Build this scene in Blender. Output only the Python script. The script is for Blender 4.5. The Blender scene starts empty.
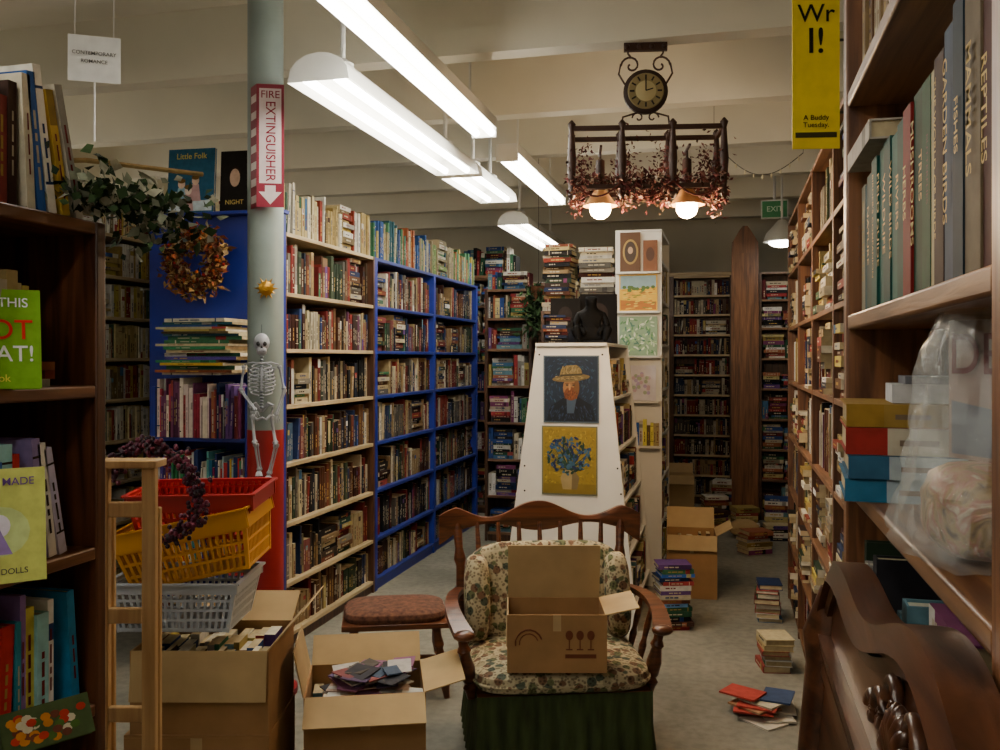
import bpy, math, random
from math import sin, cos, pi, radians
from mathutils import Vector, Matrix
R = random.Random(11)
V = Vector

def C(h):
    h = h.lstrip('#')
    o = []
    for i in (0, 2, 4):
        c = int(h[i:i+2], 16)/255
        o.append(c/12.92 if c <= .04045 else ((c+.055)/1.055)**2.4)
    return (o[0], o[1], o[2], 1.0)

# ------------------------------------------------------------------ materials
def newmat(name):
    m = bpy.data.materials.new(name); m.use_nodes = True
    nt = m.node_tree
    return m, nt, nt.nodes['Principled BSDF']

def ramp(nt, stops):
    r = nt.nodes.new('ShaderNodeValToRGB')
    el = r.color_ramp.elements
    while len(el) < len(stops): el.new(.5)
    for e, (p, c) in zip(el, stops):
        e.position = p; e.color = c
    return r

def noise(nt, scale, detail=4, vec=(1, 1, 1), dist=0.0):
    tc = nt.nodes.new('ShaderNodeTexCoord'); mp = nt.nodes.new('ShaderNodeMapping')
    mp.inputs['Scale'].default_value = vec
    n = nt.nodes.new('ShaderNodeTexNoise')
    n.inputs['Scale'].default_value = scale; n.inputs['Detail'].default_value = detail
    n.inputs['Distortion'].default_value = dist
    nt.links.new(tc.outputs['Object'], mp.inputs[0]); nt.links.new(mp.outputs[0], n.inputs[0])
    return n

def bump(nt, b, src, strength, dist=.01):
    bp = nt.nodes.new('ShaderNodeBump')
    bp.inputs['Strength'].default_value = strength; bp.inputs['Distance'].default_value = dist
    nt.links.new(src, bp.inputs['Height']); nt.links.new(bp.outputs[0], b.inputs['Normal'])

def wood(name, dark, light, axis='z', rough=.42):
    m, nt, b = newmat(name)
    sc = {'x': (1, 14, 14), 'y': (14, 1, 14), 'z': (14, 14, 1)}[axis]
    n = noise(nt, 3.0, 7, sc, .6)
    r = ramp(nt, [(.3, C(dark)), (.72, C(light))])
    nt.links.new(n.outputs[0], r.inputs[0]); nt.links.new(r.outputs[0], b.inputs['Base Color'])
    b.inputs['Roughness'].default_value = rough
    bump(nt, b, n.outputs[0], .12)
    return m

def plain(name, c, rough=.5, metal=0, var=.12, scale=6, vec=(1, 1, 1), bmp=0, c2=None, spec=.5):
    m, nt, b = newmat(name)
    n = noise(nt, scale, 5, vec)
    cc = C(c)
    if c2 is None:
        d = tuple(max(0, x*(1-var*2)) for x in cc[:3])+(1,)
    else: d = C(c2)
    r = ramp(nt, [(.3, d), (.65, cc)])
    nt.links.new(n.outputs[0], r.inputs[0]); nt.links.new(r.outputs[0], b.inputs['Base Color'])
    b.inputs['Roughness'].default_value = rough; b.inputs['Metallic'].default_value = metal
    b.inputs['Specular IOR Level'].default_value = spec
    if bmp: bump(nt, b, n.outputs[0], bmp)
    return m

def attrmat(name, rough=.5, var=.25, scale=40, spec=.5):
    m, nt, b = newmat(name)
    a = nt.nodes.new('ShaderNodeAttribute'); a.attribute_name = 'Col'
    n = noise(nt, scale, 4)
    r = ramp(nt, [(.3, (1-var, 1-var, 1-var, 1)), (.6, (1, 1, 1, 1))])
    mx = nt.nodes.new('ShaderNodeMixRGB'); mx.blend_type = 'MULTIPLY'; mx.inputs[0].default_value = 1
    nt.links.new(n.outputs[0], r.inputs[0])
    nt.links.new(a.outputs['Color'], mx.inputs[1]); nt.links.new(r.outputs[0], mx.inputs[2])
    nt.links.new(mx.outputs[0], b.inputs['Base Color'])
    b.inputs['Roughness'].default_value = rough
    b.inputs['Specular IOR Level'].default_value = spec
    return m

def emit(name, c, s):
    m, nt, b = newmat(name)
    b.inputs['Base Color'].default_value = c
    b.inputs['Emission Color'].default_value = c
    b.inputs['Emission Strength'].default_value = s
    return m

def floral(name):
    m, nt, b = newmat(name)
    tc = nt.nodes.new('ShaderNodeTexCoord')
    v = nt.nodes.new('ShaderNodeTexVoronoi'); v.inputs['Scale'].default_value = 30
    v2 = nt.nodes.new('ShaderNodeTexVoronoi'); v2.inputs['Scale'].default_value = 75
    nt.links.new(tc.outputs['Object'], v.inputs[0]); nt.links.new(tc.outputs['Object'], v2.inputs[0])
    sp = nt.nodes.new('ShaderNodeSeparateColor'); nt.links.new(v.outputs['Color'], sp.inputs[0])
    rc = ramp(nt, [(0, C('#5f6440')), (.25, C('#6f523a')), (.5, C('#9a9070')), (.7, C('#465040')), (.85, C('#b8ab88'))])
    rc.color_ramp.interpolation = 'CONSTANT'
    nt.links.new(sp.outputs[0], rc.inputs[0])
    rd = ramp(nt, [(.5, (0, 0, 0, 1)), (.62, (1, 1, 1, 1))])
    nt.links.new(v.outputs['Distance'], rd.inputs[0])
    mx = nt.nodes.new('ShaderNodeMixRGB')
    nt.links.new(rd.outputs[0], mx.inputs[0]); nt.links.new(rc.outputs[0], mx.inputs[1]); mx.inputs[2].default_value = C('#b0a484')
    rd2 = ramp(nt, [(.3, C('#6d5a44')), (.5, (1, 1, 1, 1))]); nt.links.new(v2.outputs['Distance'], rd2.inputs[0])
    mm = nt.nodes.new('ShaderNodeMixRGB'); mm.blend_type = 'MULTIPLY'; mm.inputs[0].default_value = .7
    nt.links.new(mx.outputs[0], mm.inputs[1]); nt.links.new(rd2.outputs[0], mm.inputs[2])
    nt.links.new(mm.outputs[0], b.inputs['Base Color']); b.inputs['Roughness'].default_value = .9
    return m

BOOK = attrmat('book_covers', .68, .22, 35, .15)
PAINT = attrmat('painted_parts', .5, .12, 20, .4)
CLOTHY = attrmat('dried_plant', .85, .3, 60, .2)
WOOD_A = (wood('oak_dark_v', '#33180a', '#744527', 'z'), wood('oak_dark_h', '#4a260f', '#8a5833', 'x'))
WOOD_G = (wood('pine_brown_v', '#482814', '#8c5c38', 'z'), wood('pine_brown_h', '#502e19', '#966a41', 'x'))
WOOD_H = (wood('stained_pine_v', '#3a2010', '#70482a', 'z', .6), wood('stained_pine_h', '#44280f', '#7c5534', 'x', .6))
WOOD_L = (wood('light_board_v', '#7d6848', '#ae9670', 'z'), wood('light_board_h', '#94805d', '#c2ae88', 'x'))
WOOD_BK = (wood('walnut_v', '#2c1a10', '#5d3d28', 'z'), wood('walnut_h', '#4a301f', '#8b6a4c', 'x'))
BLUE = plain('royal_blue_paint', '#1b2f92', .45, var=.15, scale=5)
BLUE2 = plain('blue_shelf_paint', '#1f3184', .45, var=.15, scale=5)
WOOD_CH = wood('maple_chair_wood', '#3a1c0d', '#7a4526', 'x', .3)
WOOD_LAD = wood('pine_ladder', '#a8814f', '#d2ae78', 'z', .5)
WOOD_HB = wood('mahogany_carved', '#221109', '#5c3620', 'y', .3)
CARD = plain('cardboard', '#9c7649', .85, var=.1, scale=9, bmp=.1)
CARD_L = plain('cardboard_pale', '#b59a6c', .85, var=.08, scale=9)
METALW = plain('white_enamel', '#cfcfc8', .35, var=.05)
IRON = plain('wrought_iron', '#231a15', .5, .6)
PLASTER = plain('ceiling_paint', '#d2cdbb', .8, var=.05, scale=2)
WALLM = plain('wall_paint', '#c9c3b0', .8, var=.06, scale=1.5)
WHITE = plain('white_laminate', '#dddbd2', .5, var=.04)
COLM = plain('grey_green_paint', '#7f8c88', .45, var=.08)
REDP = plain('red_paint', '#961a1c', .45, var=.12)
TUBE = emit('fluorescent_tube', (1, .95, .85, 1), 31)
BULB = emit('warm_bulb', (1, .66, .34, 1), 110)
FLORAL = floral('floral_upholstery')
GREEN = plain('green_skirt_fabric', '#3c4a20', .9, var=.3, scale=30, vec=(1, 1, .2), bmp=.3)
BROWNF = plain('brown_cushion_fabric', '#6d4530', .9, c2='#3d2216', scale=45)

# ------------------------------------------------------------------ mesh builder
class MB:
    def __init__(s):
        s.v = []; s.f = []; s.c = []; s.m = []
        s.M = None
    def add(s, pts, faces, c=(.5, .5, .5, 1), mi=0):
        b = len(s.v)
        if s.M is not None:
            pts = [s.M @ V(p) for p in pts]
        s.v.extend([tuple(p) for p in pts])
        multi = isinstance(c, list)
        for i, f in enumerate(faces):
            s.f.append([b+k for k in f]); s.c.append(c[i] if multi else c); s.m.append(mi)
    def obox(s, o, a, b, c, col=(.5, .5, .5, 1), mi=0):
        o = V(o); a = V(a); b = V(b); c = V(c)
        p = [o, o+a, o+a+b, o+b, o+c, o+a+c, o+a+b+c, o+b+c]
        s.add(p, [(0, 3, 2, 1), (4, 5, 6, 7), (0, 1, 5, 4), (1, 2, 6, 5), (2, 3, 7, 6), (3, 0, 4, 7)], col, mi)
    def box(s, x0, x1, y0, y1, z0, z1, col=(.5, .5, .5, 1), mi=0):
        s.obox((x0, y0, z0), (x1-x0, 0, 0), (0, y1-y0, 0), (0, 0, z1-z0), col, mi)
    def lathe(s, p0, p1, prof, n=12, col=(.5, .5, .5, 1), mi=0):
        p0 = V(p0); p1 = V(p1); d = p1-p0; L = d.length
        z = d/L
        x = z.orthogonal().normalized(); y = z.cross(x)
        pts = []
        for t, r in prof:
            for k in range(n):
                a = 2*pi*k/n
                pts.append(p0+d*t+x*(r*cos(a))+y*(r*sin(a)))
        fs = []
        for i in range(len(prof)-1):
            for k in range(n):
                k2 = (k+1) % n
                fs.append((i*n+k, i*n+k2, (i+1)*n+k2, (i+1)*n+k))
        fs.append(tuple(range(n-1, -1, -1))); m = (len(prof)-1)*n
        fs.append(tuple(range(m, m+n)))
        s.add(pts, fs, col, mi)
    def cyl(s, p0, p1, r, r1=None, n=10, col=(.5, .5, .5, 1), mi=0):
        s.lathe(p0, p1, [(0, r), (1, r if r1 is None else r1)], n, col, mi)
    def tube(s, path, r, n=6, col=(.5, .5, .5, 1), mi=0):
        path = [V(p) for p in path]
        pts = []
        up = V((.13, .21, 1)).normalized()
        for i, p in enumerate(path):
            t = (path[min(i+1, len(path)-1)]-path[max(i-1, 0)]).normalized()
            x = t.cross(up)
            if x.length < .05: x = t.cross(V((1, 0, 0)))
            x.normalize(); y = t.cross(x)
            rr = r[i] if isinstance(r, list) else r
            for k in range(n):
                a = 2*pi*k/n
                pts.append(p+x*(rr*cos(a))+y*(rr*sin(a)))
        fs = []
        for i in range(len(path)-1):
            for k in range(n):
                k2 = (k+1) % n
                fs.append((i*n+k, i*n+k2, (i+1)*n+k2, (i+1)*n+k))
        fs.append(tuple(range(n))); m = (len(path)-1)*n; fs.append(tuple(range(m, m+n)))
        s.add(pts, fs, col, mi)
    def sph(s, c, r, nu=12, nv=8, col=(.5, .5, .5, 1), mi=0, e=1.0, e2=None, jit=0):
        if not isinstance(r, (tuple, list)): r = (r, r, r)
        if e2 is None: e2 = e
        c = V(c)
        sg = lambda a, p: math.copysign(abs(a)**p, a)
        pts = []
        for j in range(nv+1):
            ph = -pi/2+pi*j/nv
            for i in range(nu):
                th = 2*pi*i/nu
                k = 1+R.uniform(-jit, jit)
                pts.append(c+V((r[0]*sg(cos(ph), e2)*sg(cos(th), e)*k, r[1]*sg(cos(ph), e2)*sg(sin(th), e)*k, r[2]*sg(sin(ph), e2))))
        fs = []
        for j in range(nv):
            for i in range(nu):
                i2 = (i+1) % nu
                fs.append((j*nu+i, j*nu+i2, (j+1)*nu+i2, (j+1)*nu+i))
        s.add(pts, fs, col, mi)
    def disc(s, cx, cz, rx, rz, y, col, n=16, rot=0, mi=0):   # flat shape in XZ plane
        pts = []
        for k in range(n):
            a = 2*pi*k/n
            px, pz = rx*cos(a), rz*sin(a)
            pts.append((cx+px*cos(rot)-pz*sin(rot), y, cz+px*sin(rot)+pz*cos(rot)))
        s.add(pts, [tuple(range(n))], col, mi)
    def poly(s, pts, y, col, mi=0):
        s.add([(p[0], y, p[1]) for p in pts], [tuple(range(len(pts)))], col, mi)
    def prism(s, pts, y0, y1, col=(.5, .5, .5, 1), mi=0):     # XZ polygon extruded in Y
        n = len(pts)
        P = [(p[0], y0, p[1]) for p in pts]+[(p[0], y1, p[1]) for p in pts]
        fs = [tuple(range(n)), tuple(range(2*n-1, n-1, -1))]
        for k in range(n):
            k2 = (k+1) % n
            fs.append((k, k2, n+k2, n+k))
        s.add(P, fs, col, mi)
    def leaf(s, c, size, col, mi=0, w=.5):
        c = V(c)
        d = V((R.gauss(0, 1), R.gauss(0, 1), R.gauss(0, 1))).normalized()
        e = d.orthogonal().normalized()
        e.rotate(Matrix.Rotation(R.uniform(0, 6.3), 3, d)); nrm = d.cross(e)
        p = [c, c+d*size*.45+e*size*w*.5+nrm*size*.12, c+d*size, c+d*size*.45-e*size*w*.5+nrm*size*.12]
        s.add(p, [(0, 1, 2), (0, 2, 3)], col, mi)
    def build(s, name, mats, loc=(0, 0, 0), rot=0, parent=None, bevel=0, angle=38, mat4=None, smooth=True):
        me = bpy.data.meshes.new(name)
        me.from_pydata(s.v, [], s.f)
        if not isinstance(mats, (list, tuple)): mats = [mats]
        for m in mats: me.materials.append(m)
        me.polygons.foreach_set('material_index', s.m)
        ca = me.color_attributes.new('Col', 'FLOAT_COLOR', 'CORNER')
        buf = []
        for f, c in zip(s.f, s.c):
            buf.extend(list(c)*len(f))
        ca.data.foreach_set('color', buf)
        if smooth:
            me.shade_smooth(); me.set_sharp_from_angle(angle=radians(angle))
        me.update()
        o = bpy.data.objects.new(name, me)
        bpy.context.scene.collection.objects.link(o)
        o.location = loc; o.rotation_euler = (0, 0, radians(rot))
        if mat4 is not None: o.matrix_world = mat4
        if parent: o.parent = parent
        if bevel:
            b = o.modifiers.new('bevel', 'BEVEL'); b.width = bevel; b.segments = 2; b.limit_method = 'ANGLE'
        return o

def text(parent, s, size, M, col, name='lettering', rough=.6, align='CENTER', ext=0.0, sx=1):
    key = 'ink_%02x%02x%02x' % tuple(int(255*x) for x in col[:3])
    m = bpy.data.materials.get(key)
    if not m:
        m, nt, b = newmat(key); b.inputs['Base Color'].default_value = col; b.inputs['Roughness'].default_value = rough
        b.inputs['Specular IOR Level'].default_value = .2
    cu = bpy.data.curves.new(name, 'FONT'); cu.body = s; cu.size = size
    cu.align_x = align; cu.align_y = 'CENTER'; cu.offset = size*.006; cu.extrude = ext
    cu.materials.append(m)
    o = bpy.data.objects.new(name, cu); bpy.context.scene.collection.objects.link(o)
    o.parent = parent; o.matrix_local = M @ Matrix.Diagonal((sx, 1, 1, 1))
    return o

def basis(loc, x, y, z):
    M = Matrix((x, y, z)).transposed().to_4x4(); M.translation = V(loc); return M
def face_front(x, y, z):      # readable from -Y, upright
    return basis((x, y, z), V((1, 0, 0)), V((0, 0, 1)), V((0, -1, 0)))
def face_front_down(x, y, z):  # readable from -Y, reading downwards
    return basis((x, y, z), V((0, 0, -1)), V((1, 0, 0)), V((0, -1, 0)))

# ------------------------------------------------------------------ books
def mul(c, k, g=0.0):
    l = .3*c[0]+.6*c[1]+.1*c[2]
    return tuple((x*(1-g)+l*g)*k for x in c[:3])+(1,)
PAGE = C('#b8a884'); PAGE2 = C('#9c8b68'); PAGE3 = C('#cac2ac')
OLD = [mul(C(h), .76, .1) for h in ('#3d1c12', '#57301c', '#6d4a2b', '#8a6c46', '#a89468', '#c9b991', '#d8cfb4', '#2a2420', '#1d2433', '#27365a', '#6e1c1a', '#8c2a22', '#2b3c2a', '#44513a', '#5b5750', '#82796a', '#b4a98e', '#3b2a22', '#7a3d24', '#1a1a1c', '#9a7f55', '#4a3a2a')]
POP = [mul(C(h), .72, .25) for h in ('#d9d4c6', '#e8e3d6', '#b51f24', '#b23b2c', '#1f4fa0', '#2c6fa0', '#17305f', '#c0a52f', '#d8c66a', '#2e7a4d', '#1d5a3a', '#1b1b1d', '#2a2a30', '#8a2f6c', '#b8622c', '#6b3f8f', '#5a96a8', '#a7a196', '#c8b894', '#701b22', '#f0efe8', '#4a2a1c')]
FADE = OLD+[mul(c, .75, .25) for c in POP[:14]]
CREAM = [mul(C(h), .68) for h in ('#e6dfc8', '#d8caa0', '#c8b680', '#ece8dc', '#b9a36a', '#d0bc5a', '#a58a4a', '#e2e0d6', '#8f3b2a', '#3f5a46', '#c9c4b4', '#7a6a4a')]
CHILD = [mul(C(h), .62, .15) for h in ('#3f8a5a', '#58a06a', '#2f6f7f', '#c8b23f', '#b83a2c', '#d0ccb0', '#2c5fa8', '#c86a2c', '#7fa04a', '#c8c49a', '#b8a878', '#8a7a4a')]
BRIGHT = [C(h) for h in ('#2f62b8', '#6fa0d8', '#c9d8ea', '#c02a2a', '#e8e6e0', '#f4f4f4', '#2a8aa0', '#8f6fb0', '#203a80', '#e2d860', '#9ad0d8')]
DARKP = [C(h) for h in ('#15161a', '#1c2030', '#3a1416', '#6a1c1c', '#22304a', '#8f7a58', '#9c9686', '#6a2a22', '#2c2420', '#a89f88', '#4a4540')]
GOLD = C('#a88a44'); LTXT = C('#b3aa92'); DTXT = C('#2a1d16')

def book(mb, o, ex, ey, ez, t, d, h, c, hard=False, marks=3, deco=True):
    o = V(o)
    lum = .3*c[0]+.6*c[1]+.1*c[2]
    ink = R.choice([LTXT, GOLD, LTXT]) if lum < .2 else R.choice([DTXT, C('#6a1c1c'), C('#1f3560')])
    kind = R.random() if deco else 0
    alt = R.choice(POP) if R.random() < .4 else tuple(x*.45 for x in c[:3])+(1,)
    if kind < .5: cuts = [(0, 1, c)]
    elif kind < .65:
        a = R.uniform(.55, .75); cuts = [(0, a, c), (a, a+.14, alt), (a+.14, 1, c)]
    elif kind < .8:
        a = R.uniform(.08, .2); cuts = [(0, a, c), (a, a+.02, ink), (a+.02, .84, c), (.84, .86, ink), (.86, 1, c)]
    else:
        a = R.choice([.2, .3, .72, .8]); cuts = [(0, a, c), (a, 1, alt)] if R.random() < .5 else [(0, a, alt), (a, 1, c)]
    pts = []; fs = []; cs = []
    for (a, b, cc) in cuts:
        k = len(pts)
        pts += [o+ez*(h*a), o+ex*t+ez*(h*a), o+ex*t+ez*(h*b), o+ez*(h*b)]
        fs.append((k, k+1, k+2, k+3)); cs.append(cc)
    k = len(pts)
    pg = R.choice([PAGE, PAGE, PAGE2, PAGE3])
    if hard:
        bt = .003; ins = .004
        mb.add(pts, fs, cs)
        mb.obox(o+ey*.0002, ex*bt, ey*d, ez*h, c)
        mb.obox(o+ex*(t-bt)+ey*.0002, ex*bt, ey*d, ez*h, c)
        mb.obox(o+ex*bt+ey*.0005, ex*(t-2*bt), ey*.003, ez*h, c)
        mb.obox(o+ex*bt+ey*.003+ez*ins, ex*(t-2*bt), ey*(d-.003-ins), ez*(h-2*ins), pg)
    else:
        pts += [o, o+ex*t, o+ex*t+ey*d, o+ey*d, o+ez*h, o+ex*t+ez*h, o+ex*t+ey*d+ez*h, o+ey*d+ez*h]
        fs += [(k, k+3, k+7, k+4), (k+1, k+2, k+6, k+5), (k+4, k+5, k+6, k+7), (k, k+1, k+2, k+3), (k+3, k+2, k+6, k+7)]
        cs += [c, c, pg, pg, pg]
        mb.add(pts, fs, cs)
    if marks and t > .012:
        z = R.uniform(.12, .3); e = R.uniform(.7, .9); f = o-ey*.0008
        lo = .5-R.uniform(.08, .15); hi = 1-lo
        for _ in range(marks):
            L = R.uniform(.05, .17)
            if z+L > e: break
            mb.add([f+ex*(t*lo)+ez*(h*z), f+ex*(t*hi)+ez*(h*z), f+ex*(t*hi)+ez*(h*(z+L)), f+ex*(t*lo)+ez*(h*(z+L))], [(0, 1, 2, 3)], ink)
            z += L+.03

X_, Y_, Z_ = V((1, 0, 0)), V((0, 1, 0)), V((0, 0, 1))
def fill(mb, x0, x1, y, z, hmax, dep, pal, flat=.06, gap=.03, tmin=.014, tmax=.042, hard=False, hmin=.62, marks=3, jy=.012, jf=(-.01, .025), fh=(.5, .95)):
    x = x0+.002
    while x < x1-tmin:
        r = R.random()
        if r < gap: x += R.uniform(.01, .06); continue
        if r < gap+flat and x+.17 < x1:
            w = min(R.uniform(.17, .23), x1-x-.002); zz = z+.0005; top = z+hmax*R.uniform(*fh)
            while zz < top:
                t = R.uniform(.015, .04)
                if zz+t > z+hmax: break
                ww = w*R.uniform(.82, 1)
                book(mb, (x+(w-ww)*R.random(), y+R.uniform(*jf), zz), Z_, Y_, X_, t, dep*R.uniform(.6, .8), ww, R.choice(pal), hard, marks)
                zz += t+.0005
            x += w+.004; continue
        n = R.choice([1, 1, 1, 2, 3, 5]); hh = hmax*R.uniform(hmin, .97); c0 = R.choice(pal)
        tt = R.uniform(tmin, tmax); same = R.random() < .45
        for i in range(n):
            t = tt if same else R.uniform(tmin, tmax)
            if x+t > x1: break
            h = hh if same else hmax*R.uniform(hmin, .97)
            c = c0 if same else R.choice(pal)
            if R.random() < .07 and x+t+h*.12 < x1:
                a = R.uniform(.04, .12)
                ex = V((cos(a), 0, -sin(a))); ez = V((sin(a), 0, cos(a)))
                book(mb, (x, y+R.uniform(0, jy), z+t*sin(a)+.0005), ex, Y_, ez, t, dep*R.uniform(.55, .75), h*.97, c, hard, marks)
                x += t*cos(a)+h*.97*sin(a)+.001
            else:
                book(mb, (x, y+R.uniform(0, jy), z+.0005), X_, Y_, Z_, t, dep*R.uniform(.55, .8), h, c, hard, marks)
                x += t+.0006

def bookcase(name, W, D, H, shelves, loc, rot, mats, divs=(), th=.022, up=.025, pals=None, flat=.06, gap=.03, top_books=None, bevel=.002, fillit=True, skip=(), crown=0, hard=False, inset=.015, **kw):
    mb = MB()
    mb.box(0, up, 0, D, 0, H, mi=0); mb.box(W-up, W, 0, D, 0, H, mi=0)
    ups = [0]+[d for d in divs]+[W]
    for d in divs: mb.box(d-up/2, d+up/2, .001, D-.01, .0, H-.001, mi=0)
    mb.box(up, W-up, D-.01, D, 0, H, mi=0)
    for i, z in enumerate(list(shelves)+[H]):
        for a, b in zip(ups[:-1], ups[1:]):
            xa = a+(up if a == 0 else up/2); xb = b-(up if b == W else up/2)
            mb.box(xa, xb, .002, D-.01, z-th, z, mi=1)
    if shelves and shelves[0] > .03:
        mb.box(up, W-up, .015, .03, 0, shelves[0]-th, mi=0)
    if crown:
        mb.box(-.015, W+.015, -.02, D, H, H+crown, mi=1)
    o = mb.build(name, list(mats), loc, rot, bevel=bevel)
    if fillit:
        bk = MB()
        zs = list(shelves)+[H]
        for i in range(len(zs)-1):
            if i in skip: continue
            for j, (a, b) in enumerate(zip(ups[:-1], ups[1:])):
                xa = a+(up if a == 0 else up/2); xb = b-(up if b == W else up/2)
                pal = pals[(i*3+j) % len(pals)] if pals else OLD
                hm = min(zs[i+1]-th-zs[i]-.012, .31)
                fill(bk, xa+.003, xb-.003, inset, zs[i], hm, D-.015-inset, pal, flat, gap, hard=hard, **kw)
        if top_books:
            fill(bk, .02, W-.02, .02, H+crown, top_books[0], D-.03, top_books[1], .08, .02, **kw)
        bk.build('books', BOOK, (0, 0, 0), 0, parent=o, smooth=False)
    return o

def pile(name, W, D, n, loc, rot, pal, tmin=.015, tmax=.04, hard=True, jit=.012, tw=4, parent=None):
    mb = MB(); z = 0.0
    for i in range(n):
        t = R.uniform(tmin, tmax); w = W*R.uniform(.85, 1); d = D*R.uniform(.85, 1)
        a = radians(R.uniform(-tw, tw)); ex = V((cos(a), sin(a), 0)); ey = V((-sin(a), cos(a), 0))
        book(mb, V((-w/2+R.uniform(-jit, jit), -d/2+R.uniform(-jit, jit), z)), Z_, ey, ex, t, d, w, R.choice(pal), hard)
        z += t+.0004
    return mb.build(name, BOOK, loc, rot, smooth=False, parent=parent)

# ------------------------------------------------------------------ room
def slab(name, x0, x1, y0, y1, z0, z1, mat):
    mb = MB(); mb.box(x0, x1, y0, y1, z0, z1); return mb.build(name, mat)

fm, nt, b = newmat('worn_grey_carpet')
n1 = noise(nt, 1.3, 6); n2 = noise(nt, 22, 5); n3 = noise(nt, 260, 3)
r1 = ramp(nt, [(.35, C('#6f6d61')), (.65, C('#8e8b7e'))]); r2 = ramp(nt, [(.35, (.78, .78, .77, 1)), (.6, (1, 1, 1, 1))])
nt.links.new(n1.outputs[0], r1.inputs[0]); nt.links.new(n2.outputs[0], r2.inputs[0])
mx = nt.nodes.new('ShaderNodeMixRGB'); mx.blend_type = 'MULTIPLY'; mx.inputs[0].default_value = 1
nt.links.new(r1.outputs[0], mx.inputs[1]); nt.links.new(r2.outputs[0], mx.inputs[2]); nt.links.new(mx.outputs[0], b.inputs['Base Color'])
b.inputs['Roughness'].default_value = .85; bump(nt, b, n3.outputs[0], .25)

XL, XR, YB, YF = -6.6, 2.2, -2.6, 11.0
slab('floor', XL, XR, YB, YF, -.1, 0, fm)
slab('ceiling', XL, XR, YB, YF, 3.5, 3.6, PLASTER)
slab('wall_back', XL, XR, YF, YF+.1, 0, 3.5, WALLM)
slab('wall_front', XL, XR, YB-.1, YB, 0, 3.5, WALLM)
slab('wall_left', XL-.1, XL, YB, YF, 0, 3.5, WALLM)
slab('wall_right', XR, XR+.1, YB, YF, 0, 3.5, WALLM)
mb = MB()
y = -2.46
while y < 10.9:
    P = [(XL, y-.06, 3.14), (XL, y+.06, 3.14), (XL, y+.1, 3.5), (XL, y-.1, 3.5), (XR, y-.06, 3.14), (XR, y+.06, 3.14), (XR, y+.1, 3.5), (XR, y-.1, 3.5)]
    mb.add(P, [(0, 1, 2, 3), (4, 7, 6, 5), (0, 4, 5, 1), (1, 5, 6, 2), (3, 2, 6, 7), (0, 3, 7, 4)])
    y += 1.15
mb.build('ceiling_beams', PLASTER)
slab('trim_1', XL, XR, YF-.02, YF, 0, .12, WALLM)

# ------------------------------------------------------------------ light fixtures
def reflector(Y0, Y1, X, Z, stems=True):
    mb = MB()
    prof = []
    for k in range(9):
        a = pi*k/8
        prof.append((-.14*cos(a), 0 if k in (0, 8) else .12*sin(a)**.8))
    n = len(prof)
    P = [(X+p[0], Y0, Z+p[1]) for p in prof]+[(X+p[0], Y1, Z+p[1]) for p in prof]
    fs = [(k, k+1, n+k+1, n+k) for k in range(n-1)]+[tuple(range(n)), tuple(range(2*n-1, n-1, -1))]
    mb.add(P, fs, mi=0)
    for dx in (-.07, .07):
        mb.cyl((X+dx, Y0+.03, Z+.02), (X+dx, Y1-.03, Z+.02), .019, n=8, mi=1)
    for yy in (Y0+.25, Y1-.25):
        mb.lathe((X, yy, Z+.11), (X, yy, 3.5), [(0, .05), (.06, .05), (.1, .012), (.9, .012), (.94, .045), (1, .045)], 10, mi=0)
    return mb.build('pendant_fluorescent_light', [METALW, TUBE], angle=50)
def strip(Y0, Y1, X, Z):
    mb = MB()
    mb.box(X-.07, X+.07, Y0, Y1, Z+.03, Z+.09, mi=0)
    for dx in (-.045, .045):
        mb.cyl((X+dx, Y0+.02, Z+.005), (X+dx, Y1-.02, Z+.005), .019, n=8, mi=1)
    for yy in (Y0, Y1-.02): mb.box(X-.07, X+.07, yy, yy+.02, Z-.02, Z+.03, mi=0)
    for yy in (Y0+.3, Y1-.3): mb.cyl((X, yy, Z+.09), (X, yy, 3.5), .008, n=6, mi=0)
    return mb.build('strip_fluorescent_light', [METALW, TUBE])
reflector(3.46, 5.45, -1.67, 2.76)
reflector(5.55, 6.5, -1.67, 2.76)
reflector(7.5, 9.4, -1.80, 2.74)
strip(2.35, 4.9, -1.34, 2.86); strip(5.5, 7.2, -1.36, 2.86)
strip(-1.6, .9, -1.4, 2.86)  # strip added behind the camera, out of view, as fill light
strip(3.6, 6.2, -5.4, 2.75); strip(-.2, 2.2, -3.2, 2.9); strip(7.0, 9.6, -5.4, 2.75)  # middle strip added out of view to light romance case and ceiling
strip(-2.2, .2, -.5, 2.9)  # unseen extra strip, added to brighten the near right case

# ------------------------------------------------------------------ bookcases, left side
sh_D = [.08, .36, .69, 1.02, 1.34, 1.65, 1.96]
bookcase('tall_bookcase', 1.29, .36, 2.29, sh_D, (-2.35, 4.46, 0), 90, (WOOD_BK[0], WOOD_L[1]), pals=[OLD, CREAM, OLD, FADE, DARKP, OLD], top_books=(.31, CREAM), tmax=.036, inset=.035)
bookcase('blue_bookcase', 2.58, .36, 2.29, sh_D, (-2.35, 5.752, 0), 90, (BLUE, BLUE2), divs=(1.29,), up=.045, pals=[OLD, FADE, OLD, DARKP, FADE, OLD, OLD], top_books=(.31, CHILD), tmax=.036, inset=.035)
bookcase('back_to_back_bookcase', 3.86, .36, 2.29, sh_D, (-3.16, 8.33, 0), -90, WOOD_L, divs=(1.29, 2.57), pals=[POP, OLD], marks=0, top_books=(.28, POP), tmax=.05, tmin=.025)
mb = MB()
mb.box(-3.17, -2.34, 4.425, 4.457, 0, 2.38); mb.box(-3.19, -2.32, 4.37, 4.457, 2.38, 2.40)
mb.box(-3.17, -2.34, 4.415, 4.425, 0, .12)
mb.build('blue_end_panel', BLUE, bevel=.003)
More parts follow.
